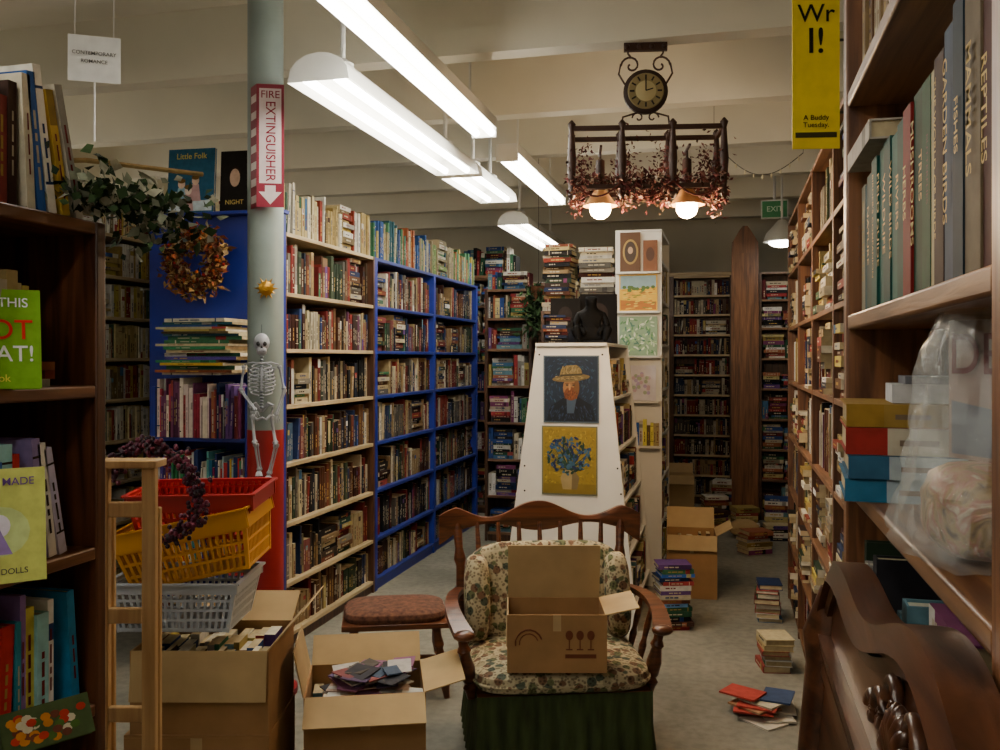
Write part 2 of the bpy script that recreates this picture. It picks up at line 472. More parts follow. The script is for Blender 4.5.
bookcase('romance_bookcase', 6.2, .28, 2.38, [.06, .3, .56, .82, 1.08, 1.34, 1.6, 1.86, 2.12], (-3.75, 2.5, 0), 90, WOOD_L, divs=(1.03, 2.06, 3.1, 4.13, 5.16), pals=[CREAM, FADE, CREAM, DARKP, OLD, CREAM], top_books=(.24, CREAM), hmin=.8, tmax=.035, marks=2)

# rack of magazines against the blue panel
mb = MB()
for x in (-2.95, -2.40): mb.box(x-.012, x+.012, 4.15, 4.41, 0, 1.45)
for z in (.1, .48, .86, 1.185): mb.box(-2.938, -2.412, 4.15, 4.41, z-.02, z)
mb.box(-2.938, -2.412, 4.395, 4.41, 0, 1.3)
rk = mb.build('magazine_rack', BLUE, bevel=.002)
mb = MB()
MAG = [mul(C(h), .85) for h in ('#2a6a8a', '#58a0a0', '#3a8a5a', '#c03a3a', '#d8d0c0', '#5a4a9a', '#c9a53a', '#2a3a6a', '#e0dcd0', '#8a2a5a', '#a8c0c8')]
fill(mb, -2.93, -2.42, 4.15, .86, .27, .24, MAG, 0, 0, tmin=.006, tmax=.018)
fill(mb, -2.93, -2.42, 4.14, .48, .3, .24, MAG, 0, 0, tmin=.008, tmax=.022)
fill(mb, -2.93, -2.42, 4.15, .1, .3, .24, OLD, 0, 0)
fill(mb, -2.92, -2.6, 4.13, 1.185, .32, .24, [C('#a03a4a'), C('#c9b8b0'), C('#8a2a3a'), C('#d8cdb9'), C('#6a3a5a')], 0, 0, tmin=.006, tmax=.016)
fill(mb, -2.6, -2.43, 4.13, 1.185, .3, .24, POP, 0, 0, tmin=.008, tmax=.02)
z = 1.512
for i in range(20):
    t = R.uniform(.008, .022); w = R.uniform(.34, .46)
    book(mb, (-2.92+R.uniform(0, .07), 4.11+R.uniform(0, .04), z), Z_, Y_, X_, t, .24, w, R.choice(MAG+CREAM+CHILD), False, 2)
    z += t+.001
    if z > 1.80: break
mb.build('magazines', BOOK, smooth=False, parent=rk)

# far cases at end of the left row
bookcase('far_bookcase', .62, .3, 2.42, [.08, .36, .66, .96, 1.26, 1.56, 1.86, 2.14], (-2.72, 8.95, 0), 0, WOOD_BK, pals=[POP, DARKP, OLD], flat=.35, top_books=(.3, POP), crown=.03)
bookcase('corner_bookcase', .42, .3, 2.3, [.08, .4, .72, 1.04, 1.36, 1.68, 1.98], (-1.78, 8.6, 0), -90, WOOD_BK, pals=[OLD, POP], flat=.3)
bookcase('paired_bookcase', .42, .26, 2.2, [.08, .4, .72, 1.04, 1.36, 1.68, 1.95], (-2.08, 7.6, 0), 0, WOOD_BK, pals=[POP, DARKP, OLD], flat=.5, top_books=(.22, POP))
bookcase('rear_wall_bookcase', 2.4, .3, 2.5, [.08, .38, .68, .98, 1.28, 1.58, 1.88, 2.18], (-5.0, 10.6, 0), 0, WOOD_L, divs=(.8, 1.6), pals=[POP, OLD, CREAM], marks=0)
bookcase('rear_bookcase', 1.3, .3, 2.5, [.08, .38, .68, .98, 1.28, 1.58, 1.88, 2.18], (-2.05, 10.6, 0), 0, WOOD_BK, pals=[POP, DARKP, OLD], flat=.2, top_books=(.25, POP), marks=2)

# ------------------------------------------------------------------ near left case (A)
shA = [.15, .5, .84, 1.184, 1.54]
oak = bookcase('oak_bookcase', 1.58, .3, 1.90, shA, (-1.35, .15, 0), 90, WOOD_A, divs=(.72,), up=.03, th=.028, fillit=False, bevel=.004)
mb = MB()
def nearrow(x0, x1, z, hm, pal, y=.02):
    fill(mb, x0, x1, y, z, hm, .26, pal, 0, .0, tmin=.012, tmax=.035, hard=True, marks=4, hmin=.75)
nearrow(.75, 1.36, 1.184, .27, BRIGHT+CREAM); nearrow(.75, 1.46, .84, .29, BRIGHT); nearrow(.75, 1.4, .5, .28, POP); nearrow(.75, 1.4, .15, .28, OLD)
nearrow(.04, .7, 1.184, .27, POP); nearrow(.04, .7, .84, .28, OLD); nearrow(.04, .7, 1.54, .28, POP)
nearrow(.75, 1.38, 1.54, .25, CREAM+POP)
nearrow(.04, 1.36, 1.9, .28, CREAM+POP)
for (x, z, h, a, c) in ((1.405, 1.184, .25, -.10, '#8f7fb8'), (1.43, 1.184, .24, -.14, '#eceae6'), (1.46, 1.184, .23, -.2, '#c9c2e0'),
                        (1.37, 1.9, .27, -.06, '#d8d0b8'), (1.40, 1.9, .28, -.12, '#2f5fa8'), (1.43, 1.9, .30, -.16, '#f0ece0'), (1.47, 1.9, .26, -.2, '#c9a53a'), (1.51, 1.9, .28, -.24, '#d8d4c8'), (1.50, .84, .26, -.08, '#2f8ac0')):
    ex = V((cos(a), 0, -sin(a))); ez = V((sin(a), 0, cos(a)))
    book(mb, (x, .02, z+.001), ex, Y_, ez, .022, .2, h, C(c), True, 4)
mb.build('books', BOOK, parent=oak, smooth=False)

def face_book(name, W, H, T, c, M, art=None, lines=()):
    mb = MB()
    mb.box(0, W, 0, .002, 0, H, C(c)); mb.box(.001, W-.004, .002, T-.002, .003, H-.003, PAGE3); mb.box(0, W, T-.002, T, 0, H, C(c)); mb.box(-.001, .001, 0, T, 0, H, C(c))
    if art: art(mb, W, H)
    o = mb.build(name, BOOK, mat4=M, smooth=False)
    for (s, size, x, z, cc) in lines:
        text(o, s, size, face_front(x*W, -.0025, z*H), C(cc))
    return o
def stand(loc, rz, tilt=-8):
    return Matrix.Translation(loc) @ Matrix.Rotation(radians(rz), 4, 'Z') @ Matrix.Rotation(radians(tilt), 4, 'X')
face_book('paperback_cookbook', .15, .195, .02, '#7fb52c', stand((-1.405, 1.375, 1.541), 50), None,
          [('EAT THIS', .026, .5, .86, '#ffffff'), ('NOT', .055, .5, .58, '#d8281c'), ('THAT!', .044, .5, .34, '#ffffff'), ('cook', .02, .5, .1, '#f0e060')])
def art_y(mb, W, H):
    mb.disc(W*.5, H*.45, W*.33, H*.22, -.0006, C('#c9d890')); mb.disc(W*.5, H*.5, W*.12, H*.1, -.001, C('#e8e0f0')); mb.poly([(W*.36, H*.25), (W*.64, H*.25), (W*.5, H*.48)], -.0012, C('#9a7fc0'))
face_book('craft_book', .155, .21, .015, '#ccd06e', stand((-1.345, 1.31, 1.186), 48), art_y, [('HAND MADE', .02, .5, .88, '#6a4a8a'), ('LITTLE DOLLS', .015, .5, .1, '#404040')])
def art_f(mb, W, H):
    for i in range(40):
        mb.disc(R.uniform(.08, .92)*W, R.uniform(.1, .8)*H, .010, .008, -.0005-i*.00005, R.choice([C('#b8321f'), C('#c98020'), C('#4a6a2a'), C('#d0c6a8'), C('#6a3a2a')]), 8)
face_book('garden_book', .17, .08, .02, '#4a5a34', stand((-1.33, 1.42, .842), 62, -30), art_f)
pile('book_pile', .2, .16, 3, (-1.47, 1.52, 1.5405), 75, CREAM+POP, .01, .02)

# garland with leaves on top of the oak case
mb = MB()
for i in range(620):
    t = R.random()
    c = V((-1.42+.14*t, 1.62+.3*t*R.uniform(.6, 1.2), 1.955-.02*t)) + V((R.gauss(0, .045), R.gauss(0, .045), R.gauss(0, .038)))
    if c.z < 1.93 and c.y < 1.80 and c.x < -1.28: c.z = 1.935+R.random()*.05
    mb.leaf(c, R.uniform(.02, .042), R.choice([C('#1f2f1a'), C('#2f4426'), C('#425a34'), C('#8a907a'), C('#b0ae98'), C('#26331f')]), w=.7)
mb.tube([(-1.6, 1.35, 1.92), (-1.45, 1.6, 1.95), (-1.35, 1.8, 1.97), (-1.3, 1.98, 1.99)], .006, col=C('#4a3320'))
mb.tube([(-1.6, 1.6, 2.02), (-1.42, 1.75, 2.05), (-1.28, 2.0, 2.06)], .006, col=C('#a58a5a'))
mb.build('ivy_garland', CLOTHY)

# hanging paper sign
mb = MB()
mb.box(-.095, .095, 0, .002, -.09, .09, C('#d4d4d0'), 0)
mb.cyl((0, .006, -.32), (0, .006, -.09), .004, n=6, col=C('#d0d0d0'))
mb.cyl((-.07, .003, .088), (-.07, .003, .72), .0015, n=4, col=C('#d0d0d0')); mb.cyl((.07, .003, .088), (.07, .003, .72), .0015, n=4, col=C('#d0d0d0'))
sg = mb.build('hanging_paper_sign', PAINT, (-2.41, 3.02, 2.77), 32)
text(sg, 'CONTEMPORARY', .020, face_front(0, -.006, .02), C('#404040')); text(sg, 'ROMANCE', .020, face_front(0, -.006, -.012), C('#404040'))

# ------------------------------------------------------------------ column with decorations
mb = MB()
cx, cy = -2.15, 3.89
mb.cyl((cx, cy, 1.26), (cx, cy, 3.5), .084, n=24, mi=0)
mb.cyl((cx, cy, 0), (cx, cy, 1.26), .086, n=24, mi=1)
mb.cyl((cx, cy, 0), (cx, cy, .03), .15, n=24, mi=1)
mb.build('support_column', [COLM, REDP], angle=30)
FX, FY, BR = -2.10, 3.80, 28.9
mb = MB()
PR = C('#861530'); PW = C('#d8c6c6')
H0 = .57
mb.box(-.062, .062, 0, .003, 0, H0, PR)
mb.poly([(-.05, .11), (.05, .11), (.05, H0-.02), (-.05, H0-.02)], -.001, PW)
mb.poly([(-.0, .012), (.052, .07), (.024, .07), (.024, .10), (-.024, .10), (-.024, .07), (-.052, .07)], -.0015, PW)
mb.obox((-.062, 0, 0), (.0, .003, 0), (-.035, .075, 0), (0, 0, H0), PR)
for i in range(7):
    z0 = .02+i*.078
    mb.obox((-.0635, -.001, z0), (-.03, .064, 0), (0, -.001, 0), (0, 0, .035), PW)
o = mb.build('fire_extinguisher_sign', PAINT, (FX+.035, FY-.02, 2.30), BR-6, smooth=False)
text(o, 'FIRE', .048, face_front(0, -.003, H0-.05), PR)
text(o, 'EXTINGUISHER', .062, face_front_down(0, -.003, .305), PR, sx=.88)
mb = MB()
g = C('#b98a1f')
mb.lathe((0, 0, 0), (0, -.02, 0), [(0, .034), (.5, .034), (1, .015)], 16, g)
for k in range(12):
    a = 2*pi*k/12; L = .058 if k % 2 == 0 else .048
    mb.add([(.032*cos(a-.2), -.002, .032*sin(a-.2)), (L*cos(a), -.005, L*sin(a)), (.032*cos(a+.2), -.002, .032*sin(a+.2)), (.03*cos(a), -.012, .03*sin(a))], [(0, 1, 3), (1, 2, 3), (0, 1, 2)], g)
for sx in (-.011, .011): mb.sph((sx, -.019, .008), .004, 6, 4, C('#5a3a08'))
mb.tube([(-.012, -.02, -.008), (0, -.022, -.014), (.012, -.02, -.008)], .002, 5, C('#5a3a08'))
mb.build('gold_sun_ornament', plain('antique_gold', '#b8892a', .35, .7), (FX, FY+.005, 1.925), BR)

# skeleton
mb = MB()
w = C('#9a9ea6'); dk = C('#1a1a1c'); w2 = C('#787e88')
mb.sph((0, -.01, .615), (.036, .042, .044), 14, 10, w)
mb.sph((0, -.03, .578), (.024, .022, .022), 10, 6, w, e=.8)
for sx in (-.014, .014): mb.sph((sx, -.047, .61), (.010, .006, .011), 8, 6, dk)
mb.add([(0, -.056, .602), (-.006, -.053, .59), (.006, -.053, .59)], [(0, 1, 2)], dk)
mb.box(-.015, .015, -.054, -.045, .574, .578, dk)
for k in range(5): mb.box(-.014+k*.006, -.0105+k*.006, -.056, -.05, .571, .581, w)
for k in range(17): mb.lathe((0, 0, .555-k*.0145), (0, 0, .545-k*.0145), [(0, .006), (.5, .010), (1, .006)], 8, w2)
for k in range(8):
    z = .51-k*.017; rx = .032+.028*sin(min(1, (k+1.5)/6)*pi/2)-(.006*(k-5) if k > 5 else 0)
    for s in (-1, 1):
        pth = [(s*rx*sin(t*pi*.92), .0-.034*(1-cos(t*pi*.92))/1.0+.008, z+.012-.028*t) for t in [i/8 for i in range(9)]]
        mb.tube(pth, .0036, 6, w)
mb.box(-.005, .005, -.064, -.058, .4, .505, w)
for s in (-1, 1):
    mb.tube([(0, -.05, .52), (s*.04, -.045, .525), (s*.075, -.02, .515)], .004, 6, w)
    mb.tube([(s*.03, .012, .5), (s*.06, .014, .5), (s*.035, .014, .43), (s*.03, .012, .5)], .006, 5, w2)
    pel = [(0, .005, .30), (s*.03, .0, .335), (s*.052, -.01, .325), (s*.045, -.015, .285), (s*.02, -.02, .262), (0, -.022, .272)]
    mb.tube(pel, [.009, .010, .009, .008, .007, .006], 7, w)
def bone(a, b2, r): mb.lathe(a, b2, [(0, r*1.5), (.06, r*1.9), (.14, r), (.5, r*.85), (.86, r), (.94, r*1.9), (1, r*1.4)], 8, w)
arms = [((-.078, -.02, .51), (-.092, -.03, .395), (-.03, -.07, .31)), ((.078, -.02, .51), (.1, -.03, .4), (.062, -.06, .285))]
for s, e, h in arms:
    bone(s, e, .006); bone(e, h, .0042); bone(V(e)+V((.008, 0, 0)), V(h)+V((.007, 0, 0)), .0035)
    for k in range(5):
        hx = V(h)+V((-.008+k*.005, -.002, -.004))
        L = (.022, .030, .033, .030, .024)[k]
        mb.tube([hx, hx+V(((k-2)*.002, -.003, -L*.5)), hx+V(((k-2)*.004, .0, -L))], .0021, 5, w)
legs = [((-.042, -.01, .285), (-.03, -.035, .155), (-.012, -.02, .03)), ((.042, -.01, .285), (.062, -.03, .15), (.03, -.02, .01))]
for s, e, h in legs:
    bone(s, e, .0075); mb.sph(V(e)+V((0, -.008, 0)), .009, 8, 6, w)
    bone(e, h, .0055); bone(V(e)+V((.012, .003, 0)), V(h)+V((.01, .003, 0)), .0035)
    for k in range(5):
        q = V(h)+V((-.01+k*.005, -.01, -.008)); mb.tube([V(h)+V((0, .008, 0)), q, q+V(((k-2)*.002, -.028, -.014))], .003, 5, w)
mb.cyl((0, .0, .655), (0, .02, .70), .0015, n=4, col=dk)
mb.build('hanging_skeleton_decoration', PAINT, (FX+.01, FY-.055, 1.055), BR)

# wreath
mb = MB()
R0 = .135
for i in range(1600):
    a = R.uniform(0, 2*pi); rr = R.gauss(0, .028)
    c = V(((R0+rr)*cos(a), -.055+R.gauss(0, .02), (R0+rr)*sin(a)))
    mb.leaf(c, R.uniform(.025, .055), R.choice([C('#7a5026'), C('#906434'), C('#5e341a'), C('#a5844f'), C('#5a2418'), C('#844424'), C('#4a3a22'), C('#a58a62')]), w=.6)
for i in range(50):
    a = R.uniform(0, 2*pi); mb.sph((R0*cos(a)+R.gauss(0, .02), -.085+R.gauss(0, .01), R0*sin(a)+R.gauss(0, .02)), .009, 7, 5, R.choice([C('#8a1c14'), C('#b2561c'), C('#5a1a12')]))
mb.tube([(R0*cos(t), -.05, R0*sin(t)) for t in [2*pi*k/24 for k in range(25)]], .03, 8, C('#5a3a20'))
for s in (-1, 1):
    mb.tube([(0, -.07, R0+.02), (s*.03, -.08, R0+.07), (s*.05, -.08, R0+.045), (0, -.07, R0+.02)], .007, 5, C('#8a2418'))
mb.build('autumn_wreath', CLOTHY, (-2.79, 4.34, 2.12))

# face-out books on the blue case
def art_blue(mb, W, H):
    for (x, z, c) in ((.3, .45, '#e8c8b0'), (.6, .5, '#e8c8b0'), (.45, .35, '#f0e0d0')):
        mb.disc(W*x, H*z, .022, .026, -.0012, C(c)); mb.poly([(W*x-.035, H*(z-.32)), (W*x+.035, H*(z-.32)), (W*x+.02, H*z-.02), (W*x-.02, H*z-.02)], -.001, C(R.choice(['#f0f0f0', '#c8a0a0', '#9ac0d8'])))
        mb.disc(W*x, H*z+.018, .024, .014, -.0014, C('#7a5a2a'))
    mb.poly([(0.01, .01), (W-.01, .01), (W-.01, H*.2), (.01, H*.15)], -.0008, C('#c8d8e0'))
face_book('childrens_picture_book', .28, .36, .02, '#2a6080', stand((-3.03, 4.385, 2.402), 3, -4), art_blue, [('Little Folk', .045, .5, .88, '#d8c860')])
def art_d(mb, W, H):
    mb.disc(W*.5, H*.55, .03, .05, -.0012, C('#c9a890')); mb.disc(W*.5, H*.62, .034, .04, -.001, C('#2a1a10'))
face_book('dark_novel', .17, .33, .03, '#1a1714', stand((-2.70, 4.385, 2.402), 3, -3), art_d, [('NIGHT', .035, .5, .14, '#c9b060')])
face_book('green_hardback', .15, .28, .03, '#4a7a3a', stand((-2.51, 4.385, 2.402), 3, -3), None, [('GARDEN', .028, .5, .8, '#f0e8c0')])

# ------------------------------------------------------------------ baskets, boxes, ladder
def basket(name, W, D, H, c, M, rows=4, band=.03, parent=None):
    mb = MB(); tp = .84
    m = plain(name+'_plastic', c, .35, var=.06)
    def pt(u, z):
        k = tp+(1-tp)*z/H; w = W/2*k; d = D/2*k
        s = u*4
        q = [(-w, -d), (w, -d), (w, d), (-w, d)]
        i = int(s) % 4; f = s-int(s); a = q[i]; b2 = q[(i+1) % 4]
        return V((a[0]+(b2[0]-a[0])*f, a[1]+(b2[1]-a[1])*f, z))
    mb.box(-W/2*tp, W/2*tp, -D/2*tp, D/2*tp, 0, .004)
    N = 72
    for k in range(N):
        u = k/N
        r = .009 if k % 18 == 0 else .0062
        mb.cyl(pt(u, .002), pt(u, H-.005), r, n=4)
    for j in range(rows+1):
        z = .01+(H-.03)*j/rows
        cs = [pt(i/4+1e-6, z) for i in range(4)]
        for i in range(4): mb.cyl(cs[i], cs[(i+1) % 4], .0065, n=4)
    cs = [pt(i/4+1e-6, H) for i in range(4)]
    for i in range(4):
        a, b2 = cs[i], cs[(i+1) % 4]; t = (b2-a).normalized(); nrm = V((t.y, -t.x, 0))
        mb.obox(a-t*.008-V((0, 0, band)), t*((b2-a).length+.016), nrm*.005, V((0, 0, band+.003)))
        mb.obox(a-t*.012, t*((b2-a).length+.024), nrm*.016, V((0, 0, .006)))
    return mb.build(name, m, mat4=M, parent=parent)
def TR(x, y, z, rz=0, rx=0, ry=0):
    return Matrix.Translation((x, y, z)) @ Matrix.Rotation(radians(rz), 4, 'Z') @ Matrix.Rotation(radians(ry), 4, 'Y') @ Matrix.Rotation(radians(rx), 4, 'X')
basket('white_plastic_basket', .42, .3, .16, '#b4bdc9', TR(-1.80, 2.72, .70, 14))
basket('yellow_plastic_basket', .45, .32, .20, '#d8981a', TR(-1.755, 2.76, .868, 14, 2, -12), band=.06)
basket('red_plastic_basket', .41, .28, .15, '#a81a1a', TR(-1.765, 2.77, 1.0, 14, 3, -1), band=.05)

def carton(name, W, D, H, loc, rot, flaps, mat=CARD, L=None, lines=(), content=None, t=.006, cm=.93):
    mb = MB()
    mb.box(0, W, 0, t, 0, H); mb.box(0, W, D-t, D, 0, H); mb.box(0, t, t, D-t, 0, H); mb.box(W-t, W, t, D-t, 0, H); mb.box(t, W-t, t, D-t, 0, t)
    L = L or min(W, D)/2
    up = V((0, 0, 1))
    spec = {'f': ((0, 0, H), (W, 0, 0), V((0, -1, 0))), 'b': ((0, D-t, H), (W, 0, 0), V((0, 1, 0))), 'l': ((0, 0, H), (0, D, 0), V((-1, 0, 0))), 'r': ((W-t, 0, H), (0, D, 0), V((1, 0, 0)))}
    for k, v in flaps.items():
        ang, ln = v if isinstance(v, tuple) else (v, L)
        o, e, out = spec[k]; a = radians(ang)
        d = out*sin(a)+up*cos(a); nn = out*cos(a)-up*sin(a)
        mb.obox(V(o)+up*.001+V(e)*.01, V(e)*.98, d*ln, nn*.004, mi=1)
    mb.box(W*.46, W*.54, -.0008, 0, H*.72, H, mi=1)
    o = mb.build(name, [mat, CARD_L], loc, rot)
    for (s, size, x, z, cc) in lines: text(o, s, size, face_front(x*W, -.002, z*H), C(cc))
    if content is not None:
        bk = MB()
        for q in range(3):
            x = t+.01
            while x < W-.06:
                tt = R.uniform(.015, .04)
                book(bk, (x, t+.01+q*(D-.03)/3, .01+.0), X_, Y_, Z_, tt, (D-.05)/3, min(H-.02, H*R.uniform(cm-.18, cm)), R.choice(content), False, 2)
                x += tt+.001
        bk.build('books', BOOK, parent=o, smooth=False)
    return o
carton('cardboard_box', .47, .36, .37, (-1.90, 2.52, 0), 14, {}, lines=[('Champion', .05, .3, .3, '#6f4c2a')])
mb = MB(); mb.box(0, .47, 0, .36, .0, .008); mb.build('cardboard_box_lid', CARD, (-1.90, 2.52, .371), 14)
carton('packing_box', .45, .35, .27, (-1.885, 2.53, .3795), 14, {'r': (42, .17), 'f': (172, .16), 'b': (60, .15)}, content=CREAM+POP)
bx2 = carton('open_cardboard_box', .42, .34, .43, (-1.42, 2.83, 0), 22, {'f': (118, .13), 'r': (75, .15), 'l': (12, .16), 'b': (50, .13)}, lines=[('HEAVY', .04, .25, .5, '#6f4c2a')], content=POP, cm=.85)
mb = MB()
for i in range(60):
    a = R.uniform(-.9, .9); ex = V((cos(a), sin(a), R.uniform(-.12, .12))).normalized(); ey = V((-sin(a), cos(a), R.uniform(-.12, .12))).normalized()
    s_ = R.uniform(.45, .85)
    mb.obox(V((R.uniform(.05, .30), R.uniform(.04, .2), .39+i*.0013)), ex*.12*s_, ey*.15*s_, V((0, 0, .004)), R.choice([C('#b8b4b0'), C('#8a5a7a'), C('#3a3a40'), C('#5a4a6a'), C('#b8a090'), C('#804848'), C('#d0cec6'), C('#4a5a70'), C('#8a867c'), C('#5a544c')]))
mb.build('loose_pamphlets', BOOK, parent=bx2, smooth=False)

mb = MB()
for x in (-.062, .062):
    mb.box(x-.018, x+.018, -.012, .012, 0, 1.31)
for z in (.15, .42, .66, .92, 1.2): mb.box(-.045, .045, -.01, .01, z-.02, z+.02)
for x in (-.062, .062):
    mb.obox((x-.015, .03, 0), (.03, 0, 0), (0, .018, 0), (0, 0, 1.2))
mb.box(-.085, .085, -.02, .06, 1.31, 1.33)
mb.build('narrow_wooden_ladder', WOOD_LAD, (-1.545, 2.06, 0), 14, bevel=.003)

mb = MB()
pth = [V(p) for p in ((-1.72, 2.22, 1.27), (-1.68, 2.26, 1.33), (-1.60, 2.26, 1.34), (-1.52, 2.27, 1.30), (-1.475, 2.28, 1.21), (-1.49, 2.28, 1.13), (-1.56, 2.26, 1.09))]
def catm(P, n):
    out = []
    for i in range(len(P)-1):
        p0 = P[max(i-1, 0)]; p1 = P[i]; p2 = P[i+1]; p3 = P[min(i+2, len(P)-1)]
        for k in range(n):
            t = k/n
            out.append(.5*((2*p1)+(-p0+p2)*t+(2*p0-5*p1+4*p2-p3)*t*t+(-p0+3*p1-3*p2+p3)*t**3))
    return out+[P[-1]]
cp = catm(pth, 10)
mb.tube(cp, .008, 6, C('#3a1a20'))
for p in cp:
    for k in range(7):
        mb.sph(p+V((R.gauss(0, .014), R.gauss(0, .014), R.gauss(0, .014))), .0075, 6, 4, R.choice([C('#5a1f3a'), C('#3f1430'), C('#7a2f4a'), C('#2a1224')]))
mb.build('berry_garland', PAINT)

# ------------------------------------------------------------------ footstool
mb = MB()
mb.box(-.25, .25, -.19, .19, .33, .355, mi=0)
mb.sph((0, 0, .375), (.245, .185, .04), 28, 10, e=.5, e2=.6, mi=1)
turn = [(0, .014), (.1, .018), (.2, .026), (.28, .016), (.32, .024), (.5, .027), (.68, .018), (.72, .026), (.85, .02), (1, .022)]
for sx in (-1, 1):
    for sy in (-1, 1): mb.lathe((sx*.24, sy*.18, 0), (sx*.19, sy*.14, .335), turn, 12, mi=0)
    mb.lathe((sx*.22, -.165, .14), (sx*.22, .165, .14), [(0, .008), (.5, .014), (1, .008)], 10, mi=0)
mb.lathe((-.22, 0, .14), (.22, 0, .14), [(0, .008), (.5, .016), (1, .008)], 10, mi=0)
mb.build('upholstered_footstool', [WOOD_CH, BROWNF], (-1.58, 4.12, 0), 22, bevel=.003)

# ------------------------------------------------------------------ rocking chair
mb = MB()
def skirt(hx, hy, z0, z1, amp):
    n = 220; P = []
    per = [(-hx, -hy), (hx, -hy), (hx, hy), (-hx, hy)]; Ls = [2*hx, 2*hy, 2*hx, 2*hy]; T = sum(Ls)
    for k in range(n):
        s = T*k/n; i = 0
        while s > Ls[i]: s -= Ls[i]; i += 1
        a = per[i]; b2 = per[(i+1) % 4]; f = s/Ls[i]
        x = a[0]+(b2[0]-a[0])*f; y = a[1]+(b2[1]-a[1])*f
        nx, ny = [(0, -1), (1, 0), (0, 1), (-1, 0)][i]
        w_ = amp*sin(k*2*pi/5.5)
        P += [(x, y, z1), (x+nx*(w_*.4+.008), y+ny*(w_*.4+.008), (z0+z1)/2), (x+nx*(w_+.02), y+ny*(w_+.02), z0)]
    fs = []
    for k in range(n):
        k2 = (k+1) % n
        for j in range(2): fs.append((k*3+j, k2*3+j, k2*3+j+1, k*3+j+1))
    mb.add(P, fs, mi=2)
skirt(.335, .30, .05, .335, .012)
mb.box(-.33, .33, -.29, .29, .30, .335, mi=0)
mb.sph((0, -.03, .378), (.345, .30, .052), 40, 12, e=.35, e2=.55, mi=1)
mb.tube([V((.345*math.copysign(abs(cos(t))**.35, cos(t)), -.03+.30*math.copysign(abs(sin(t))**.35, sin(t)), .375)) for t in [2*pi*k/60 for k in range(61)]], .007, 6, mi=1)
mb.M = Matrix.Translation((0, .23, .60)) @ Matrix.Rotation(radians(-14), 4, 'X')
mb.sph((0, 0, 0), (.335, .075, .205), 36, 16, e=.5, e2=.45, mi=1)
for sx in (-1, 1):
    mb.sph((sx*.30, -.05, -.03), (.055, .10, .18), 16, 12, e=.6, e2=.6, mi=1)
mb.M = None
bp = [(0, .02), (.08, .022), (.16, .03), (.22, .018), (.26, .026), (.45, .03), (.65, .02), (.7, .028), (.78, .018), (1, .022)]
for sx in (-1, 1):
    mb.lathe((sx*.33, .29, .30), (sx*.375, .40, .88), bp, 14, mi=0)
for k in range(7):
    x = -.27+.09*k
    mb.lathe((x*.95, .29, .33), (x*1.05, .40, .86), [(0, .009), (.3, .014), (.36, .009), (.5, .016), (.64, .009), (.7, .014), (1, .009)], 10, mi=0)
N = 48; P = []
for k in range(N+1):
    s = -1+2*k/N; x = .455*s
    zt = .905+.035*cos(s*pi*2.0)-.055*max(0, abs(s)-.82)/.18*1.0+.01
    zb = .835-.018*cos(s*pi*2)-(.05*max(0, abs(s)-.8)/.2)
    yb = .43-.05*s*s
    P += [(x, yb-.014, zb), (x, yb-.022, (zb+zt)/2), (x, yb-.012, zt), (x, yb+.012, zt), (x, yb+.016, zb)]
fs = []
for k in range(N):
    for j in range(5): fs.append((k*5+j, k*5+(j+1) % 5, (k+1)*5+(j+1) % 5, (k+1)*5+j))
fs += [(0, 1, 2, 3, 4), tuple(N*5+j for j in range(5))]
mb.add(P, fs, mi=0)
for sx in (-1, 1):
    for k in range(12):
        t0, t1 = k/12, (k+1)/12
        f = lambda t: V((sx*(.365+.05*sin(t*pi*.9)), .33-.60*t, .565+.03*sin(t*pi)-.02*t))
        wd = lambda t: .022+.016*t**2
        a, b2 = f(t0), f(t1)
        wa, wb = wd(t0), wd(t1)
        mb.add([a+V((-wa, 0, 0)), a+V((wa, 0, 0)), b2+V((wb, 0, 0)), b2+V((-wb, 0, 0)), a+V((-wa, 0, .024)), a+V((wa, 0, .024)), b2+V((wb, 0, .024)), b2+V((-wb, 0, .024))],
               [(0, 1, 2, 3), (4, 5, 6, 7), (0, 3, 7, 4), (1, 2, 6, 5)]+([(2, 3, 7, 6)] if k == 11 else []), mi=0)
    e = V((sx*.38, -.27, .557)); mb.sph(e, (.042, .035, .02), 16, 8, mi=0)
    mb.lathe((sx*.345, -.2, .30), (sx*.39, -.21, .56), bp, 14, mi=0)
    for yy in (-.02, .14): mb.lathe((sx*.345, yy, .32), (sx*.405, yy, .575), [(0, .009), (.4, .016), (.5, .01), (.7, .014), (1, .009)], 10, mi=0)
    for yy in (-.22, .22): mb.lathe((sx*.28, yy, .06), (sx*.26, yy*.95, .31), turn, 12, mi=0)
    mb.tube([V((sx*.28, -.42+.9*t, .022+.10*(2*t-1)**4*.8+.035*(2*t-1)**2)) for t in [k/16 for k in range(17)]], .02, 8, mi=0)
mb.build('rocking_armchair', [WOOD_CH, FLORAL, GREEN], (-.70, 3.62, 0), 20, angle=45)

bx = carton('open_moving_box', .37, .25, .215, (-.80, 3.24, .432), 14, {'b': (-12, .22), 'r': (78, .13), 'l': (178, .12)}, mat=CARD, content=None)
mb = MB()
cc = C('#6a3418')
for i, x in enumerate((.23, .27, .31)):
    mb.disc(x, .14, .014, .018, -.0014, cc); mb.box(x-.002, x+.002, -.0016, -.001, .09, .13, cc); mb.box(x-.012, x+.012, -.0016, -.001, .085, .09, cc)
mb.box(.215, .33, -.0016, -.001, .055, .07, cc)
mb.tube([(.08+.05*cos(t), -.001, .11+.05*sin(t)) for t in [pi*.1+k*pi*.12 for k in range(9)]], .003, 4, cc)
mb.tube([(.08+.035*cos(t), -.001, .11+.035*sin(t)) for t in [pi*.1+k*pi*.12 for k in range(9)]], .002, 4, cc)
p = mb.build('printed_marks', PAINT, parent=bx)

